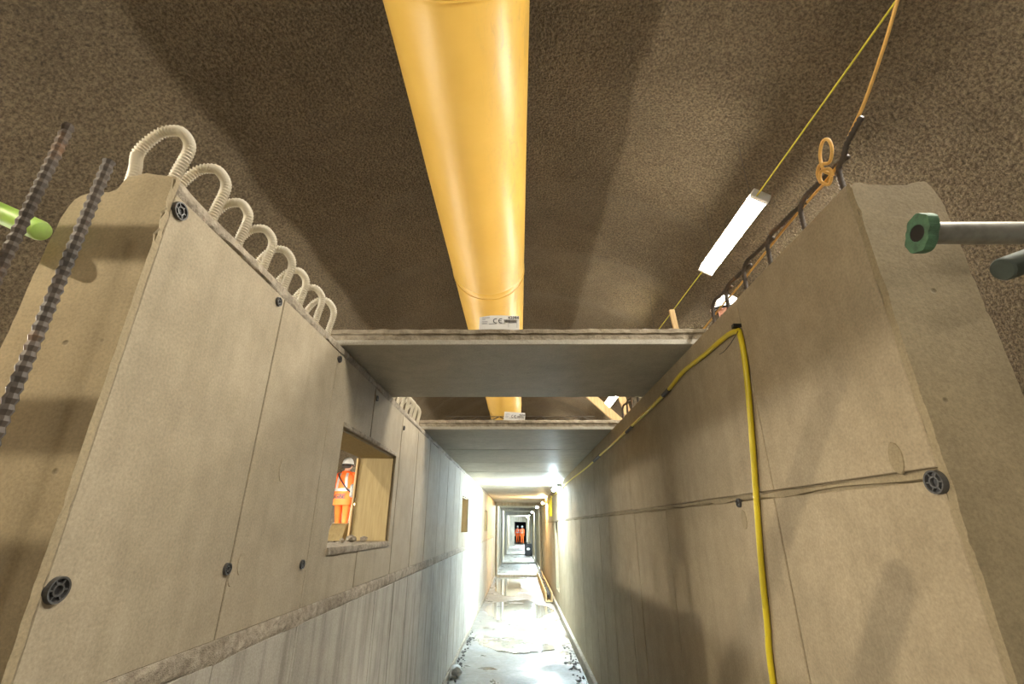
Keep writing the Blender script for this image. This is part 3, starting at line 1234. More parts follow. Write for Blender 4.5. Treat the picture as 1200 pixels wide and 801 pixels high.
# ------------------------------------------------------------------ hose loops along the left wall top
def hose_mesh(v, lean):
    rr = random.Random(100 + v)
    h = 0.205 + rr.uniform(-0.012, 0.012)
    w = 0.052
    pts = [(-w, 0, -0.06), (-w - 0.004, 0, 0.05), (-w - 0.014, 0, h * 0.60), (-w * 0.55, 0.0, h * 0.93),
           (0.012, 0.0, h), (w * 0.85, 0.0, h * 0.93), (w + 0.022, 0, h * 0.66), (w + 0.010, 0, 0.04), (w, 0, -0.06)]
    path = resample(catmull(pts, 14), 0.0048)
    bm = bmesh.new()
    tube(bm, path, lambda i: 0.0160 if i % 2 else 0.0112, 14)
    bm.transform(Matrix.Rotation(lean, 4, 'Z'))
    bmesh.ops.recalc_face_normals(bm, faces=bm.faces[:])
    me = bpy.data.meshes.new('hose_loop')
    bm.to_mesh(me)
    bm.free()
    me.materials.append(M['hose'])
    return me


hm = [hose_mesh(i, a) for i, a in enumerate((0.0, 0.08, -0.06))]
hy = [0.985, 1.145, 1.30, 1.45, 1.605, 1.76, 1.915, 2.065] + [3.30, 3.45, 3.60, 3.75, 3.90, 4.05, 4.20]
hw = ['nearest', 'second', 'third', 'fourth', 'fifth', 'sixth', 'seventh', 'eighth']
gw = ['first', 'second', 'third', 'fourth', 'fifth', 'sixth', 'seventh']
for i, y in enumerate(hy):
    o = mesh_obj('hose_loop', hm[i % 3], None, (-0.993 + 0.004 * math.sin(i * 2.3), y, ZT - 0.012))
    if i < 8:
        lab = 'cream corrugated hose loop on the left wall top, %s from the viewer' % hw[i]
    else:
        lab = 'hose loop on the left wall in the slab gap, %s from the near slab' % gw[i - 8]
    tag(o, lab, 'hose', 'corrugated hose loops on the left wall top')


# ------------------------------------------------------------------ reinforcing bars
def ribbed(path, r, pitch=0.011):
    bm = bmesh.new()
    pts = resample(path, pitch / 2)
    tube(bm, pts, lambda i: r * (1.16 if i % 2 else 0.86), 9)
    return bm


# two starter bars standing in front of the left wall end
for (x, y, zt, lean, lab) in ((-0.985, 0.75, 2.565, 0.006, 'tall rusty ribbed bar crossing the green tube at the left edge'),
                              (-0.862, 0.75, 2.468, 0.0, 'rusty ribbed bar standing against the left wall end face')):
    bm = ribbed([Vector((x - lean * 2, y, 0.0)), Vector((x, y, zt))], 0.0100, 0.019)
    o = obj('rebar', bm, M['rebar'])
    tag(o, lab, 'rebar', 'starter bars at the left wall end')

# inverted U bars lapping along the top of the right wall
legs = [1.136, 1.345, 1.565, 1.766, 1.962, 2.13, 2.33, 2.52, 2.72, 2.92, 3.12, 3.32, 3.52, 3.72, 3.92, 4.12, 4.32]
uw = ['first', 'second', 'third', 'fourth', 'fifth', 'sixth', 'seventh', 'eighth', 'ninth', 'tenth', 'eleventh', 'twelfth',
      'thirteenth', 'fourteenth', 'fifteenth', 'sixteenth']
HZ = 2.805
for i, yl in enumerate(legs):
    if 2.2 < yl < 3.2:
        continue
    xo = 0.985 + 0.004 * math.sin(i * 1.7)
    ynear = (legs[i - 1] + 0.03) if i else 1.02
    if i == 0:
        pts = [(xo, ynear - 0.02, HZ + 0.035), (xo, 1.07, HZ + 0.012), (xo, yl - 0.035, HZ - 0.015), (xo, yl - 0.008, HZ - 0.03),
               (xo, yl, HZ - 0.065), (xo, yl + 0.004, 2.58)]
    else:
        pts = [(xo + 0.020, ynear - 0.055, HZ - 0.004), (xo + 0.018, ynear, HZ + 0.006), (xo + 0.010, (ynear + yl) / 2, HZ + 0.006),
               (xo + 0.002, yl - 0.050, HZ + 0.004), (xo, yl - 0.014, HZ - 0.012), (xo, yl, HZ - 0.05), (xo, yl + 0.004, 2.58)]
    bm = ribbed(catmull(pts, 10), 0.0084, 0.014)
    o = obj('rebar_loop', bm, M['rebar'], smooth=True)
    if i == 0:
        lab = 'open-ended bent rusty bar at the near end of the right wall, above the rope knot'
    elif yl < 2.2:
        lab = 'rusty bar hoop on the right wall top, %s behind the roped bar' % uw[i - 1]
    else:
        lab = 'bar hoop on the right wall in the slab gap, %s past the near slab' % uw[i - 11]
    tag(o, lab, 'rebar', 'bent bars along the right wall top')

# ------------------------------------------------------------------ scaffold tubes
def hollow(bm, a, b, r=0.0242, seg=20, wall=0.004):
    a, b = Vector(a), Vector(b)
    d = (b - a).normalized()
    ref = Vector((0, 0, 1)) if abs(d.z) < 0.9 else Vector((1, 0, 0))
    u = d.cross(ref).normalized()
    v = d.cross(u)
    R = []
    for p, q in ((a + d * 0.25, r - wall), (a, r - wall), (a, r), (b, r), (b, r - wall), (b - d * 0.25, r - wall)):
        R.append([bm.verts.new(p + (u * math.cos(2 * math.pi * k / seg) + v * math.sin(2 * math.pi * k / seg)) * q)
                  for k in range(seg)])
    for x, y in zip(R, R[1:]):
        for k in range(seg):
            bm.faces.new((x[k], x[(k + 1) % seg], y[(k + 1) % seg], y[k]))
    bm.faces.new(R[0])
    bm.faces.new(R[-1])


def right_scaffold():
    s = tag(empty('scaffold_frame', (1.75, 0.86, 0)), 'grey scaffold tube with a green coupler in front of the right wall end',
            'scaffold')
    def P(x, y, z):
        return (x - 1.75, y - 0.86, z)
    bm = bmesh.new()
    hollow(bm, P(0.883, 0.868, 2.352), P(2.3, 0.875, 2.352))
    obj('horizontal_tube', bm, M['galv'], s, smooth=True, angle=40)
    bm = bmesh.new()
    pa = pix(1174, 316, Y=0.83)
    tube(bm, [P(*pa), P(pa.x + 0.004, 0.83, pa.z + 0.0015), P(pa.x + 0.85, 0.80, pa.z + 0.30)], lambda i: (0.021, 0.0242, 0.0242)[i], 20)
    tag(obj('brace_tube', bm, M['galv_dark'], s, smooth=True, angle=40), 'dark weathered brace tube')
    for x in (1.62, 2.25):
        bm = bmesh.new()
        hollow(bm, P(x, 0.815, 0.0), P(x, 0.815, 3.1))
        obj('standard', bm, M['galv'], s, smooth=True, angle=40)
    # coupler: lobed green clamp around the tube end
    c = Vector(P(0.892, 0.868, 2.352))
    bm = bmesh.new()
    seg = 40
    outer, inner = [], []
    for xo in (-0.012, 0.010):
        ro, ri = [], []
        for k in range(seg):
            a = 2 * math.pi * k / seg
            rr = 0.0330 + 0.0140 * abs(math.cos((a - 2.1))) ** 4 + 0.0025 * math.cos(4 * a + 1)
            rr -= 0.003 * (0.5 + 0.5 * math.sin(9 * a))* (1 if xo < 0 else 0.4)
            ro.append(bm.verts.new(c + Vector((xo, rr * math.cos(a), rr * math.sin(a)))))
            ri.append(bm.verts.new(c + Vector((xo, 0.019 * math.cos(a), 0.019 * math.sin(a)))))
        outer.append(ro)
        inner.append(ri)
    for k in range(seg):
        j = (k + 1) % seg
        bm.faces.new((outer[0][k], outer[0][j], outer[1][j], outer[1][k]))
        bm.faces.new((inner[0][k], inner[1][k], inner[1][j], inner[0][j]))
        bm.faces.new((outer[0][k], inner[0][k], inner[0][j], outer[0][j]))
        bm.faces.new((outer[1][k], outer[1][j], inner[1][j], inner[1][k]))
    bmesh.ops.bevel(bm, geom=[e for e in bm.edges if e.calc_face_angle(0) > 1.0], offset=0.003, segments=1, affect='EDGES')
    tag(obj('coupler', bm, M['green_coupler'], s), 'worn green coupler')
    bm = bmesh.new()
    tube(bm, [c + Vector((0.004, 0, 0)), c + Vector((-0.011, 0, 0))], 0.0188, 16)
    obj('dark_bore_plug', bm, M['black'], s)  # black plug stands in for the shade inside the tube


right_scaffold()


def left_scaffold():
    s = tag(empty('scaffold_frame', (-1.75, 0.86, 0)), 'lime green scaffold tube end beside the left wall end', 'scaffold')
    def P(x, y, z):
        return (x + 1.75, y - 0.86, z)
    bm = bmesh.new()
    a, b = Vector(P(-2.3, 0.86, 2.90)), Vector(P(-1.098, 0.88, 2.378))
    d = (b - a).normalized()
    tube(bm, [a, b - d * 0.012, b - d * 0.004, b], lambda i: (0.0242, 0.0242, 0.0215, 0.014)[i], 20)
    obj('sloping_tube', bm, M['green_tube'], s, smooth=True, angle=40)
    for x in (-1.62, -2.15):
        bm = bmesh.new()
        hollow(bm, P(x, 0.80, 0.0), P(x, 0.80, 3.1))
        obj('standard', bm, M['galv'], s, smooth=True, angle=40)
    # ledgers in front of the wall end; they throw the bands across its end face
    for z, y in ((2.93, 0.36), (2.65, 0.36)):
        bm = bmesh.new()
        hollow(bm, P(-2.3, y, z), P(-0.75, y, z))
        obj('ledger_tube', bm, M['galv'], s, smooth=True, angle=40)
    for k in range(4):
        bm = bmesh.new()
        box(bm, -0.55, 0.42, -0.55, -0.515, 1.60 + 0.235 * k, 1.60 + 0.235 * k + 0.23, 0.003)
        obj('shade_board', bm, M['wood'], s)  # unseen boards added to shade the lower part of the end face
    for x in (-2.0,):
        for z, y in ((2.93, 0.36), (2.65, 0.36)):
            bm = bmesh.new()
            hollow(bm, P(x, y - 0.2, z + 0.05), P(x, 0.9, z + 0.05))
            obj('transom_tube', bm, M['galv'], s, smooth=True, angle=40)


left_scaffold()

# ------------------------------------------------------------------ cables and ropes
XC = XR - 0.012


def cord(name, pts, r, mat, label, cat, n=8, seg=8, group=None, step=None):
    bm = bmesh.new()
    path = catmull(pts, n)
    tube(bm, path, r, seg)
    o = obj(name, bm, mat, smooth=True)
    if label:
        tag(o, label, cat, group)
    return o


root = tag(empty('extension_cable', pix(866, 388, X=XC)), 'yellow extension cable hooked high on the right wall and hanging down',
           'cable')


def rel(pts, r=root):
    return [Vector(p) - r.location for p in pts]


hang = [pix(u, v, X=XC) for u, v in ((866, 387), (871, 410), (876, 450), (881, 510), (886, 580), (892, 660), (899, 730), (906, 800))]
last = hang[-1]
hang += [last + Vector((0.0, 0.02, -0.6)), Vector((XC - 0.06, last.y + 0.05, 0.02)), Vector((XC - 0.2, last.y - 0.4, 0.015))]
bm = bmesh.new()
tube(bm, rel(catmull(hang, 8)), 0.0105, 10)
obj('hanging_cable', bm, M['yellow_cord'], root, smooth=True)
runp = [pix(u, v, X=XC) for u, v in ((866, 387), (852, 393), (825, 416), (800, 436), (781, 459), (757, 483), (738, 501), (718, 520),
                                     (700, 536), (687, 548), (670, 561))]
runp += [Vector((XC, 9.3, 2.47)), Vector((XC, 10.0, 2.44)), Vector((XC, 12.0, 2.46)), Vector((XC, 15.2, 2.42))]
bm = bmesh.new()
tube(bm, rel(catmull(runp, 8)), 0.0105, 10)
obj('wall_cable', bm, M['yellow_cord'], root, smooth=True)
for u, v in ((781, 459), (738, 502), (700, 536)):
    a = pix(u - 4, v + 4, X=XC)
    b = pix(u + 3, v - 3, X=XC)
    bm = bmesh.new()
    tube(bm, rel([a, b]), 0.016 if u == 700 else 0.0125, 10)
    tag(obj('tape_wrap', bm, M['tape'], root, smooth=True, angle=50), 'dark tape wrap')
# hook and dangling tie wire
hk = pix(867, 383, X=XR)
bm = bmesh.new()
obox(bm, hk - root.location + Vector((-0.012, 0, 0.004)), (1, 0, 0), (0, 1, 0), (0, 0, 1), 0.016, 0.010, 0.007)
obj('hook', bm, M['black'], root)
bm = bmesh.new()
tube(bm, rel(catmull([pix(865, 388, X=XC - .01), pix(857, 401, X=XC - .01), pix(849, 411, X=XC - .01), pix(843, 415, X=XC - .01)], 4)), 0.0016, 5)
obj('tie_wire', bm, M['wire'], root)
# coil of cable hung by the corridor lamp
bm = bmesh.new()
for q in range(3):
    pts = []
    for k in range(25):
        a = 2 * math.pi * k / 24
        pts.append((XR - 0.06 - 0.02 * q, 12.3 + 0.10 * math.sin(a) + 0.03 * q, 2.22 + (0.24 - 0.03 * q) * math.cos(a) - 0.03 * q))
    tube(bm, pts, 0.012, 7, cap=False)
tag(obj('cable_coil', bm, M['yellow_cord'], smooth=True), 'coil of yellow cable hanging by the corridor lamp', 'cable')

# thin cable carrying the vault lamps
CA = math.radians(37.2)
cxx, czz = 3.38 * math.sin(CA), HEYE + 3.38 * math.cos(CA)
pts = [(cxx - .02, -2.9, czz + 0.02), (cxx, 0.0, czz - 0.035), (cxx + .01, 1.9, czz - 0.045), (cxx + 0.05, 3.31, czz + 0.0)]
cord('lamp_cable', pts, 0.0065, M['yellow_line'], 'thin yellow cable running up from the vault lamp to the top edge', 'cable',
     group='cables between the vault lamps')
pts = [(cxx + 0.05, 4.59, czz + 0.0), (cxx, 6.3, czz - 0.03), (cxx, 8.0, czz - 0.02), (cxx + 0.05, 9.81, czz)]
cord('lamp_cable', pts, 0.0065, M['yellow_line'], 'thin yellow cable running from the vault lamp down behind the near slab', 'cable',
     group='cables between the vault lamps')

# orange rope: down from the vault, round the open bar, knot, along the wall top
kn = pix(967, 192, X=0.968)
rope = tag(empty('orange_rope', kn), 'orange rope knotted round the bent bars on the right wall', 'rope')
pts = [pix(1100, -160, Y=0.60), pix(1068, -50, Y=0.78), pix(1052, 0, Y=0.86), pix(1038, 48, Y=0.92), pix(1015, 115, Y=0.99),
       pix(1000, 149, X=0.99)]
bm = bmesh.new()
tube(bm, rel(catmull(pts, 8), rope), 0.0052, 8)
obj('rising_length', bm, M['orange_rope'], rope, smooth=True)
pts = [pix(1000, 149, X=0.99), pix(993, 165, X=1.01), pix(987, 186, X=1.01), pix(975, 203, X=1.0), pix(965, 216, X=0.985)]
bm = bmesh.new()
tube(bm, rel(catmull(pts, 8), rope), 0.0052, 8)
obj('wrapped_length', bm, M['orange_rope'], rope, smooth=True)
pts = [pix(u, v, X=x) for u, v, x in ((962, 214, .962), (958, 204, .958), (961, 193, .955), (972, 190, .958), (975, 175, .962), (971, 164, .962),
                                      (964, 166, .96), (961, 182, .955), (965, 199, .95), (974, 205, .955), (971, 216, .96),
                                      (962, 212, .952), (962, 201, .95), (972, 198, .945), (976, 206, .952))]
bm = bmesh.new()
tube(bm, rel(catmull(pts, 8), rope), 0.0050, 8)
obj('knot', bm, M['orange_rope'], rope, smooth=True)
pts = [pix(u, v, X=x) for u, v, x in ((966, 215, .97), (950, 232, 1.0), (925, 261, 1.022), (900, 292, 1.022), (880, 317, 1.022), (862, 340, 1.022),
                                      (846, 358, 1.022), (832, 376, 1.022), (822, 388, 1.022))]
bm = bmesh.new()
tube(bm, rel(catmull(pts, 6), rope), 0.0045, 8)
obj('trailing_length', bm, M['orange_rope'], rope, smooth=True)

# ------------------------------------------------------------------ timber
bm = bmesh.new()
a = pix(797, 400, Y=2.60)
b = pix(787, 363, Y=2.60)
beam(bm, (a.x, 2.60, ZT + 0.099), (b.x, 2.60, b.z), 0.030, 0.018, (0, 1, 0))
tag(obj('timber_stake', bm, M['wood']), 'short pale timber stake leaning up from the nearest slab', 'timber', 'pale timbers')
for (u0, v0, u1, v1, Y, w, lab) in ((688, 460, 724, 492, 6.0, 0.10, 'wide pale timber plank slanting in the slab gap beside the lamp glare'),
                                   (728, 464, 738, 490, 6.2, 0.09, 'steep pale timber plank right of the lamp glare in the slab gap')):
    a = pix(u0, v0, Y=Y)
    b = pix(u1, v1, Y=Y)
    d = (b - a)
    a2 = a - d * 0.15
    b2 = b + d * ((b.z - ZDECK) / (a.z - b.z))
    bm = bmesh.new()
    beam(bm, a2, b2, 0.05, w, (0, 1, 0) if False else (1, 0, 0))
    tag(obj('timber_plank', bm, M['wood']), lab, 'timber', 'pale timbers')

# offcut and debris on the sill of the first window
sill = tag(empty('timber_offcut', tuple(pix(396, 633, Z=1.652))), 'wedge of sawn timber lying on the sill of the big window', 'timber', 'pale timbers')
bm = bmesh.new()
prism(bm, [(-0.10, 0.0), (0.13, 0.0), (-0.01, 0.115), (-0.04, 0.10)], 'x', -0.05, 0.06)
bmesh.ops.bevel(bm, geom=bm.edges[:], offset=0.003, segments=1, affect='EDGES')
obj('wedge', bm, M['ply'], sill)


def rock_mesh(bm, c, r, seed, sub=1, squash=0.7):
    res = bmesh.ops.create_icosphere(bm, subdivisions=sub, radius=1.0)
    for v in res['verts']:
        n = 1 + 0.42 * noise.noise(v.co * 1.3 + Vector((seed * 3.7, seed, 0)))
        v.co = Vector((v.co.x * n * r, v.co.y * n * r * 1.2, v.co.z * n * r * squash)) + Vector(c)


for k, (y, x, r) in enumerate(((3.16, -1.06, 0.035), (3.27, -1.02, 0.028), (3.08, -1.09, 0.02))):
    bm = bmesh.new()
    rock_mesh(bm, (0, 0, r * 0.62), r, k + 3)
    o = obj('concrete_lump', bm, M['mortar'])
    o.location = (x, y, 1.652)
    tag(o, ('large', 'middling', 'smallest')[k] + ' broken concrete lump on the sill of the big window', 'rubble', 'lumps on the window sill')

# ------------------------------------------------------------------ corridor floor things
bm = bmesh.new()
rr = random.Random(3)
for k in range(170):
    if k < 70:
        y = rr.uniform(4.6, 9.5)
        x = XL + 0.04 + abs(rr.gauss(0, 0.05))
    else:
        y = rr.uniform(4.6, 8.6)
        x = XR - 0.07 - abs(rr.gauss(0, 0.09))
    rock_mesh(bm, (x, y, 0.005), rr.uniform(0.008, 0.024), k, 1, 0.6)
tag(obj('floor_rubble', bm, M['rock']), 'small dark stones scattered along the foot of the corridor walls', 'rubble', kind='stuff')
bm = bmesh.new()
rock_mesh(bm, (0, 0, 0.05), 0.075, 11, 2, 0.8)
o = obj('concrete_chunk', bm, M['paper'])
o.location = (-0.80, 6.95, 0.0)
tag(o, 'white broken chunk on the floor at the foot of the left wall', 'rubble')


def puddle(cx_, cy_, rx, ry, seed, label):
    bm = bmesh.new()
    n = 64
    ring, low = [], []
    for k in range(n):
        a = 2 * math.pi * k / n
        q = 1 + 0.35 * noise.noise(Vector((math.cos(a) * 1.5, math.sin(a) * 1.5, seed))) + 0.15 * noise.noise(
            Vector((math.cos(a) * 5, math.sin(a) * 5, seed + 3)))
        x = min(max(cx_ + rx * q * math.cos(a), XL + 0.06), XR - 0.08)
        ring.append(bm.verts.new((x - cx_, ry * q * math.sin(a), 0.0)))
        low.append(bm.verts.new((x - cx_, ry * q * math.sin(a), -0.012)))
    bm.faces.new(ring)
    bm.faces.new(list(reversed(low)))
    for k in range(n):
        bm.faces.new((ring[k], low[k], low[(k + 1) % n], ring[(k + 1) % n]))
    o = obj('puddle', bm, M['water'])
    o.location = (cx_, cy_, -0.007)
    tag(o, label, 'puddle', 'puddles on the corridor floor')


puddle(0.0, 9.2, 0.70, 1.1, 1.0, 'nearest shallow puddle on the corridor floor')
puddle(-0.1, 12.0, 0.70, 1.4, 4.0, 'middle puddle on the corridor floor before the timber trough')
puddle(-0.25, 17.2, 0.55, 3.0, 7.0, 'long mirror-like puddle on the corridor floor beside the timber trough')


def trough():
    t = tag(empty('timber_trough', (0.68, 13.0, 0.0)), 'long timber trough of dark rubble along the right wall foot', 'trough')
    L = 6.0
    for nm, x0, x1, z0, z1 in (('side_board', -0.02, 0.015, 0.0, 0.22), ('side_board', 0.125, 0.155, 0.0, 0.22), ('base_board', 0.015, 0.125, 0.0, 0.03)):
        bm = bmesh.new()
        box(bm, x0, x1, 0, L, z0, z1, 0.003)
        obj(nm, bm, M['wood'], t)
    bm = bmesh.new()
    r2 = random.Random(8)
    for k in range(60):
        rock_mesh(bm, (0.07 + r2.uniform(-.015, .015), 0.1 + L * k / 60.5, 0.13 + r2.uniform(-0.03, 0.06)), r2.uniform(0.045, 0.075), k + 40, 1, 1.0)
    o = obj('rubble_fill', bm, M['rock'], t)
    o['kind'] = 'stuff'


trough()


def black_case():
    c = tag(empty('black_case', (0.60, 32.0, 0.0)), 'black case with a white mark standing far down the corridor', 'case')
    bm = bmesh.new()
    box(bm, -0.22, 0.22, 0, 0.3, 0.0, 0.72, 0.04)
    obj('body', bm, M['black'], c)
    bm = bmesh.new()
    poly = [(0.11 * math.cos(2 * math.pi * k / 20), 0.40 + 0.075 * math.sin(2 * math.pi * k / 20)) for k in range(20)]
    prism(bm, poly, 'y', -0.004, 0.002)
    obj('white_mark', bm, M['paper'], c)
    bm = bmesh.new()
    tube(bm, catmull([(-0.1, 0.15, 0.70), (-0.09, 0.15, 0.77), (0.09, 0.15, 0.77), (0.1, 0.15, 0.70)], 5), 0.015, 8)
    obj('handle', bm, M['black'], c)


black_case()


# ------------------------------------------------------------------ people
def skin_body(name, verts, edges, mats, matfn, parent):
    me = bpy.data.meshes.new(name)
    me.from_pydata([v[0] for v in verts], edges, [])
    o = bpy.data.objects.new(name, me)
    COL.objects.link(o)
    md = o.modifiers.new('Skin', 'SKIN')
    md.use_smooth_shade = True
    if not me.skin_vertices:
        bpy.context.view_layer.update()
    lay = me.skin_vertices[0].data
    for i, v in enumerate(verts):
        r = v[1]
        lay[i].radius = r if isinstance(r, tuple) else (r, r)
        lay[i].use_root = (i == 0)
    sb = o.modifiers.new('Sub', 'SUBSURF')
    sb.levels = 2
    sb.render_levels = 2
    dg = bpy.context.evaluated_depsgraph_get()
    res = bpy.data.meshes.new_from_object(o.evaluated_get(dg))
    bpy.data.objects.remove(o)
    res.name = name
    res.materials.clear()
    for m in mats:
        res.materials.append(m)
    for p in res.polygons:
        p.use_smooth = True
        p.material_index = matfn(p.center)
    return mesh_obj(name, res, parent)


VEST = [(0.80, .228, .156), (0.92, .228, .156), (1.08, .222, .150), (1.24, .235, .152), (1.36, .230, .145), (1.43, .18, .115),
        (1.475, .105, .085), (1.495, .085, .075)]


def vest_at(z):
    for (z0, a0, b0), (z1, a1, b1) in zip(VEST, VEST[1:]):
        if z0 <= z <= z1:
            t = (z - z0) / (z1 - z0)
            return a0 + (a1 - a0) * t, b0 + (b1 - b0) * t
    return VEST[-1][1:] if z > 1 else VEST[0][1:]


def vest_ring(bm, z, grow=0.0, seg=28):
    a, b = vest_at(z)
    a += grow
    b += grow
    out = []
    for k in range(seg):
        t = 2 * math.pi * k / seg
        c, s = math.cos(t), math.sin(t)
        e = 0.8
        out.append(bm.verts.new((a * math.copysign(abs(c) ** e, c), b * math.copysign(abs(s) ** e, s), z)))
    return out


def loft(bm, rings, close=True):
    for a, b in zip(rings, rings[1:]):
        n = len(a)
        for k in range(n):
            bm.faces.new((a[k], a[(k + 1) % n], b[(k + 1) % n], b[k]))
    if close:
        bm.faces.new(list(reversed(rings[0])))
        bm.faces.new(rings[-1])


def person(loc, rz, label, arms, legs, group, text=None, bag=False, scale=1.0, headturn=0.0, lean=0.0):
    """facing +y locally. arms: {side: (elbow, wrist)}; legs: {side: (knee, ankle)}"""
    root_ = tag(empty('person', loc, rz), label, 'person', group)
    root_.scale = (scale,) * 3
    V = [((0, 0, .95), (.155, .11)), ((0, 0, 1.13), (.145, .10)), ((0, .0, 1.32), (.165, .11)), ((0, 0, 1.47), .07),
         ((0, .008, 1.535), .055), ((0, .025, 1.575), (.070, .082)), ((0, .022, 1.635), (.080, .098)), ((0, .012, 1.71), .065)]
    Ed = [(0, 1), (1, 2), (2, 3), (3, 4), (4, 5), (5, 6), (6, 7)]
    # nose, ears
    V += [((0, .135, 1.61), .014), ((.092, .01, 1.62), .016), ((-.092, .01, 1.62), .016)]
    Ed += [(6, 8), (6, 9), (6, 10)]
    hands = []
    for s in (-1, 1):
        el, wr = [Vector(p) for p in arms[s]]
        i = len(V)
        V += [((s * .175, 0, 1.415), .066), (tuple(el), .046), (tuple(wr), .030)]
        Ed += [(2, i), (i, i + 1), (i + 1, i + 2)]
        d = (wr - el).normalized()
        side = d.cross(Vector((0, 0, 1)))
        side = side.normalized() if side.length > 0.2 else Vector((0, 1, 0))
        nrm = side.cross(d)
        palm = wr + d * 0.075
        V.append((tuple(palm), (.036, .020)))
        pi = len(V) - 1
        Ed.append((i + 2, pi))
        hands.append(wr)
        hands.append(palm + d * 0.06)
        for f, (off, ln) in enumerate(((-0.030, .062), (-0.010, .075), (0.010, .070), (0.030, .055))):
            b0 = palm + d * 0.022 + side * off
            b1 = b0 + d * ln * 0.6 - nrm * 0.008
            b2 = b1 + d * ln * 0.35 - nrm * 0.028
            j = len(V)
            V += [(tuple(b0), .0095), (tuple(b1), .0085), (tuple(b2), .007)]
            Ed += [(pi, j), (j, j + 1), (j + 1, j + 2)]
        j = len(V)
        t0 = wr + d * 0.035 + side * 0.034 * -s
        t1 = t0 + d * 0.035 + side * 0.026 * -s - nrm * 0.012
        V += [(tuple(t0), .011), (tuple(t1), .009)]
        Ed += [(pi, j), (j, j + 1)]
    for s in (-1, 1):
        kn_, an = [Vector(p) for p in legs[s]]
        i = len(V)
        V += [((s * .095, 0, .88), .10), (tuple(kn_), .068), (tuple(an), .050), (tuple(an + Vector((s * 0.01, .13, -.045))), .040)]
        Ed += [(0, i), (i, i + 1), (i + 1, i + 2), (i + 2, i + 3)]

    def matfn(c):
        if any((c - h).length < 0.085 for h in hands):
            return 1
        if c.z > 1.50 and abs(c.x) < .13:
            return 1
        if c.z < 0.15 or any((c - Vector(legs[q][1])).length < 0.07 for q in (-1, 1)):
            return 3
        return 2 if c.z < 0.95 else 0
    skin_body('body', V, Ed, [M['orange'], M['skin'], M['orange_dark'], M['boot']], matfn, root_)
    bm = bmesh.new()
    loft(bm, [vest_ring(bm, z) for z in (0.80, 0.86, .92, 1.0, 1.08, 1.16, 1.24, 1.31, 1.36, 1.40, 1.43, 1.455, 1.475, 1.495)])
    obj('vest', bm, M['orange'], root_, smooth=True, angle=60)
    bm = bmesh.new()
    loft(bm, [vest_ring(bm, z, 0.004) for z in (1.075, 1.10, 1.13)])
    obj('reflective_band', bm, M['reflect'], root_, smooth=True, angle=50)
    for s in (-1, 1):
        for fb in (-1, 1):
            bm = bmesh.new()
            rows = []
            for k in range(12):
                z = 1.13 + (1.45 - 1.13) * k / 11
                a, b = vest_at(z)
                row = []
                for xo in (-0.026, 0.026):
                    x = s * 0.105 * (1 - 0.25 * k / 11) + xo
                    q = max(0.0, 1 - (abs(x) / a) ** 2.5) ** 0.4
                    row.append((x, fb * (b * q + 0.006), z))
                rows.append(row)
            fr = [[bm.verts.new(p) for p in r] for r in rows]
            bk = [[bm.verts.new((p[0], p[1] - fb * 0.006, p[2])) for p in r] for r in rows]
            for k in range(11):
                bm.faces.new((fr[k][0], fr[k][1], fr[k + 1][1], fr[k + 1][0]))
                bm.faces.new((bk[k][0], bk[k + 1][0], bk[k + 1][1], bk[k][1]))
                for q in (0, 1):
                    bm.faces.new((fr[k][q], fr[k + 1][q], bk[k + 1][q], bk[k][q]))
            obj('reflective_strap', bm, M['reflect'], root_)
    # helmet
    he = empty('helmet', (0, 0.012, 1.655), headturn, root_)
    bm = bmesh.new()
    rings = []
    for k in range(9):
        t = k / 8 * math.pi / 2
        rr_, zz = math.cos(t), math.sin(t)
        rings.append([bm.verts.new((0.114 * max(rr_, .02) * math.cos(q * math.pi / 12), 0.138 * max(rr_, .02) * math.sin(q * math.pi / 12),
                                    0.0 + 0.135 * zz)) for q in range(24)])
    loft(bm, rings)
    for q in (-1, 1):
        pass
    obj('shell', bm, M['white_shell'], he, smooth=True, angle=60)
    bm = bmesh.new()
    ro = [bm.verts.new((0.122 * math.cos(q * math.pi / 12), 0.147 * math.sin(q * math.pi / 12) + (0.05 if 2 < q < 10 else 0.0) *
                        math.sin(q * math.pi / 12), -0.012 - (0.012 if 2 < q < 10 else 0))) for q in range(24)]
    ri = [bm.verts.new((0.110 * math.cos(q * math.pi / 12), 0.134 * math.sin(q * math.pi / 12), 0.012)) for q in range(24)]
    rb = [bm.verts.new((v.co.x, v.co.y, v.co.z - 0.006)) for v in ro]
    rc = [bm.verts.new((v.co.x, v.co.y, v.co.z - 0.02)) for v in ri]
    for q in range(24):
        w = (q + 1) % 24
        bm.faces.new((ri[q], ro[q], ro[w], ri[w]))
        bm.faces.new((ro[q], rb[q], rb[w], ro[w]))
        bm.faces.new((rb[q], rc[q], rc[w], rb[w]))
    obj('brim', bm, M['white_shell'], he, smooth=True, angle=50)
    bm = bmesh.new()
    tube(bm, [(0.112 * math.cos(2 * math.pi * q / 24), 0.138 * math.sin(2 * math.pi * q / 24), -0.022) for q in range(25)], 0.014, 6, cap=False)
    obj('headband', bm, M['black'], he)
    # face
    for s in (-1, 1):
        bm = bmesh.new()
        bmesh.ops.create_uvsphere(bm, u_segments=10, v_segments=6, radius=0.013)
        e = obj('eye', bm, [M['white_shell'], M['black']], root_, smooth=True)
        e.location = (s * .032, .106, 1.63)
    bm = bmesh.new()
    tube(bm, catmull([(-.026, .103, 1.565), (0, .110, 1.563), (.026, .103, 1.565)], 4), 0.006, 6)
    obj('mouth', bm, plain('lips', (0.35, 0.12, 0.10), 0.5), root_)
    bm = bmesh.new()
    tube(bm, [(0.084, -0.03, 1.60), (0.06, -0.072, 1.585), (0.0, -0.088, 1.58), (-0.06, -0.072, 1.585), (-0.084, -0.03, 1.60)], 0.034, 8)
    obj('hair', bm, M['hair'], root_, smooth=True)
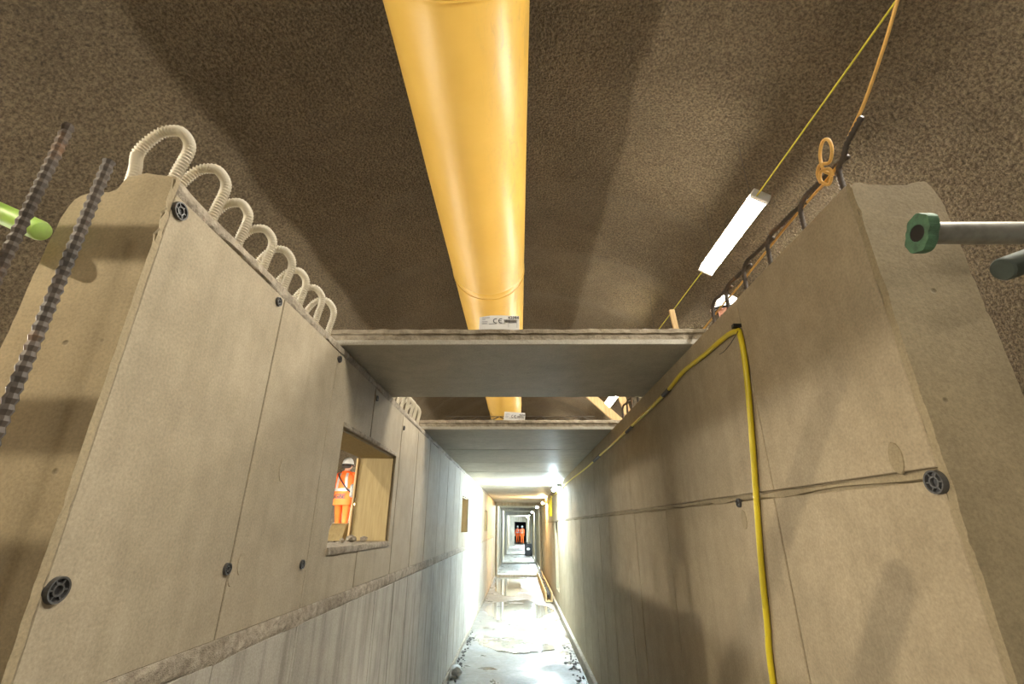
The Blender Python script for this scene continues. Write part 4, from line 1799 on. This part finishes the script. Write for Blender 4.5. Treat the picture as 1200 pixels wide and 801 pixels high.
    if text:
        Mt = Matrix.Translation((-0.045, -0.166, 0.965)) @ Matrix.Rotation(math.pi / 2, 4, 'X')
        text_mesh('vest_lettering', text, 0.13, M['ink'], root_, Mt, 0.003, 0.003)
    if bag:
        bm = bmesh.new()
        P = [(-0.12, -0.11, 1.44), (-0.08, -0.152, 1.37), (0.02, -0.165, 1.24), (0.12, -0.155, 1.12), (0.21, -0.11, 1.04)]
        tube(bm, catmull(P, 5), 0.014, 6)
        obj('bag_strap', bm, M['black'], root_)
        bm = bmesh.new()
        box(bm, 0.17, 0.27, -0.13, 0.10, 0.95, 1.22, 0.03)
        obj('shoulder_bag', bm, M['grey_cloth'], root_)
        bm = bmesh.new()
        box(bm, 0.15, 0.27, -0.05, 0.08, 1.22, 1.36, 0.03)
        obj('camera_pouch', bm, M['grey_cloth'], root_)
    return root_


std_legs = {-1: ((-.10, .02, .49), (-.11, -.01, .095)), 1: ((.10, .02, .49), (.11, -.01, .095))}
walk_legs = {-1: ((-.10, .08, .49), (-.11, .10, .095)), 1: ((.11, -.02, .49), (.13, -.16, .105))}
dn = {-1: ((-.27, -.02, 1.14), (-.27, .10, .90)), 1: ((.27, -.02, 1.14), (.27, .10, .90))}
fw = {-1: ((-.26, .06, 1.16), (-.16, .30, 1.10)), 1: ((.31, .10, 1.26), (.20, .33, 1.34))}
person((-3.48, 9.6, ZDECKL), math.radians(-8), 'worker in orange hi-vis and white helmet seen from behind through the big window',
       fw, walk_legs, 'site workers', 'AGBE', True, 0.93)
# worker on a trestle outside the right wall: only the helmet and brow show over the wall
person((2.12, 4.2, 2.13), math.radians(105), 'worker peering over the right wall in a white helmet, mostly hidden', fw, std_legs,
       'site workers', None, False, 1.0)
person((-0.12, 53.0, 0.0), math.radians(172), 'left one of two orange-clad workers standing beyond the corridor end', dn, std_legs, 'site workers')
person((0.36, 52.0, 0.0), math.radians(160), 'right one of two orange-clad workers standing beyond the corridor end', fw, std_legs, 'site workers')


def trestle():
    t = tag(empty('work_trestle', (2.15, 4.2, ZDECK)), 'timber trestle platform outside the right wall under the hidden worker', 'platform')
    for k in range(4):
        bm = bmesh.new()
        box(bm, -0.46 + 0.235 * k, -0.46 + 0.225 + 0.235 * k, -0.7, 0.7, 1.09, 1.125, 0.003)
        obj('board', bm, M['wood'], t)
    for x in (-0.4, 0.4):
        for y in (-0.6, 0.6):
            bm = bmesh.new()
            box(bm, x - .04, x + .04, y - .04, y + .04, 0, 1.09)
            obj('leg', bm, M['wood'], t)


trestle()
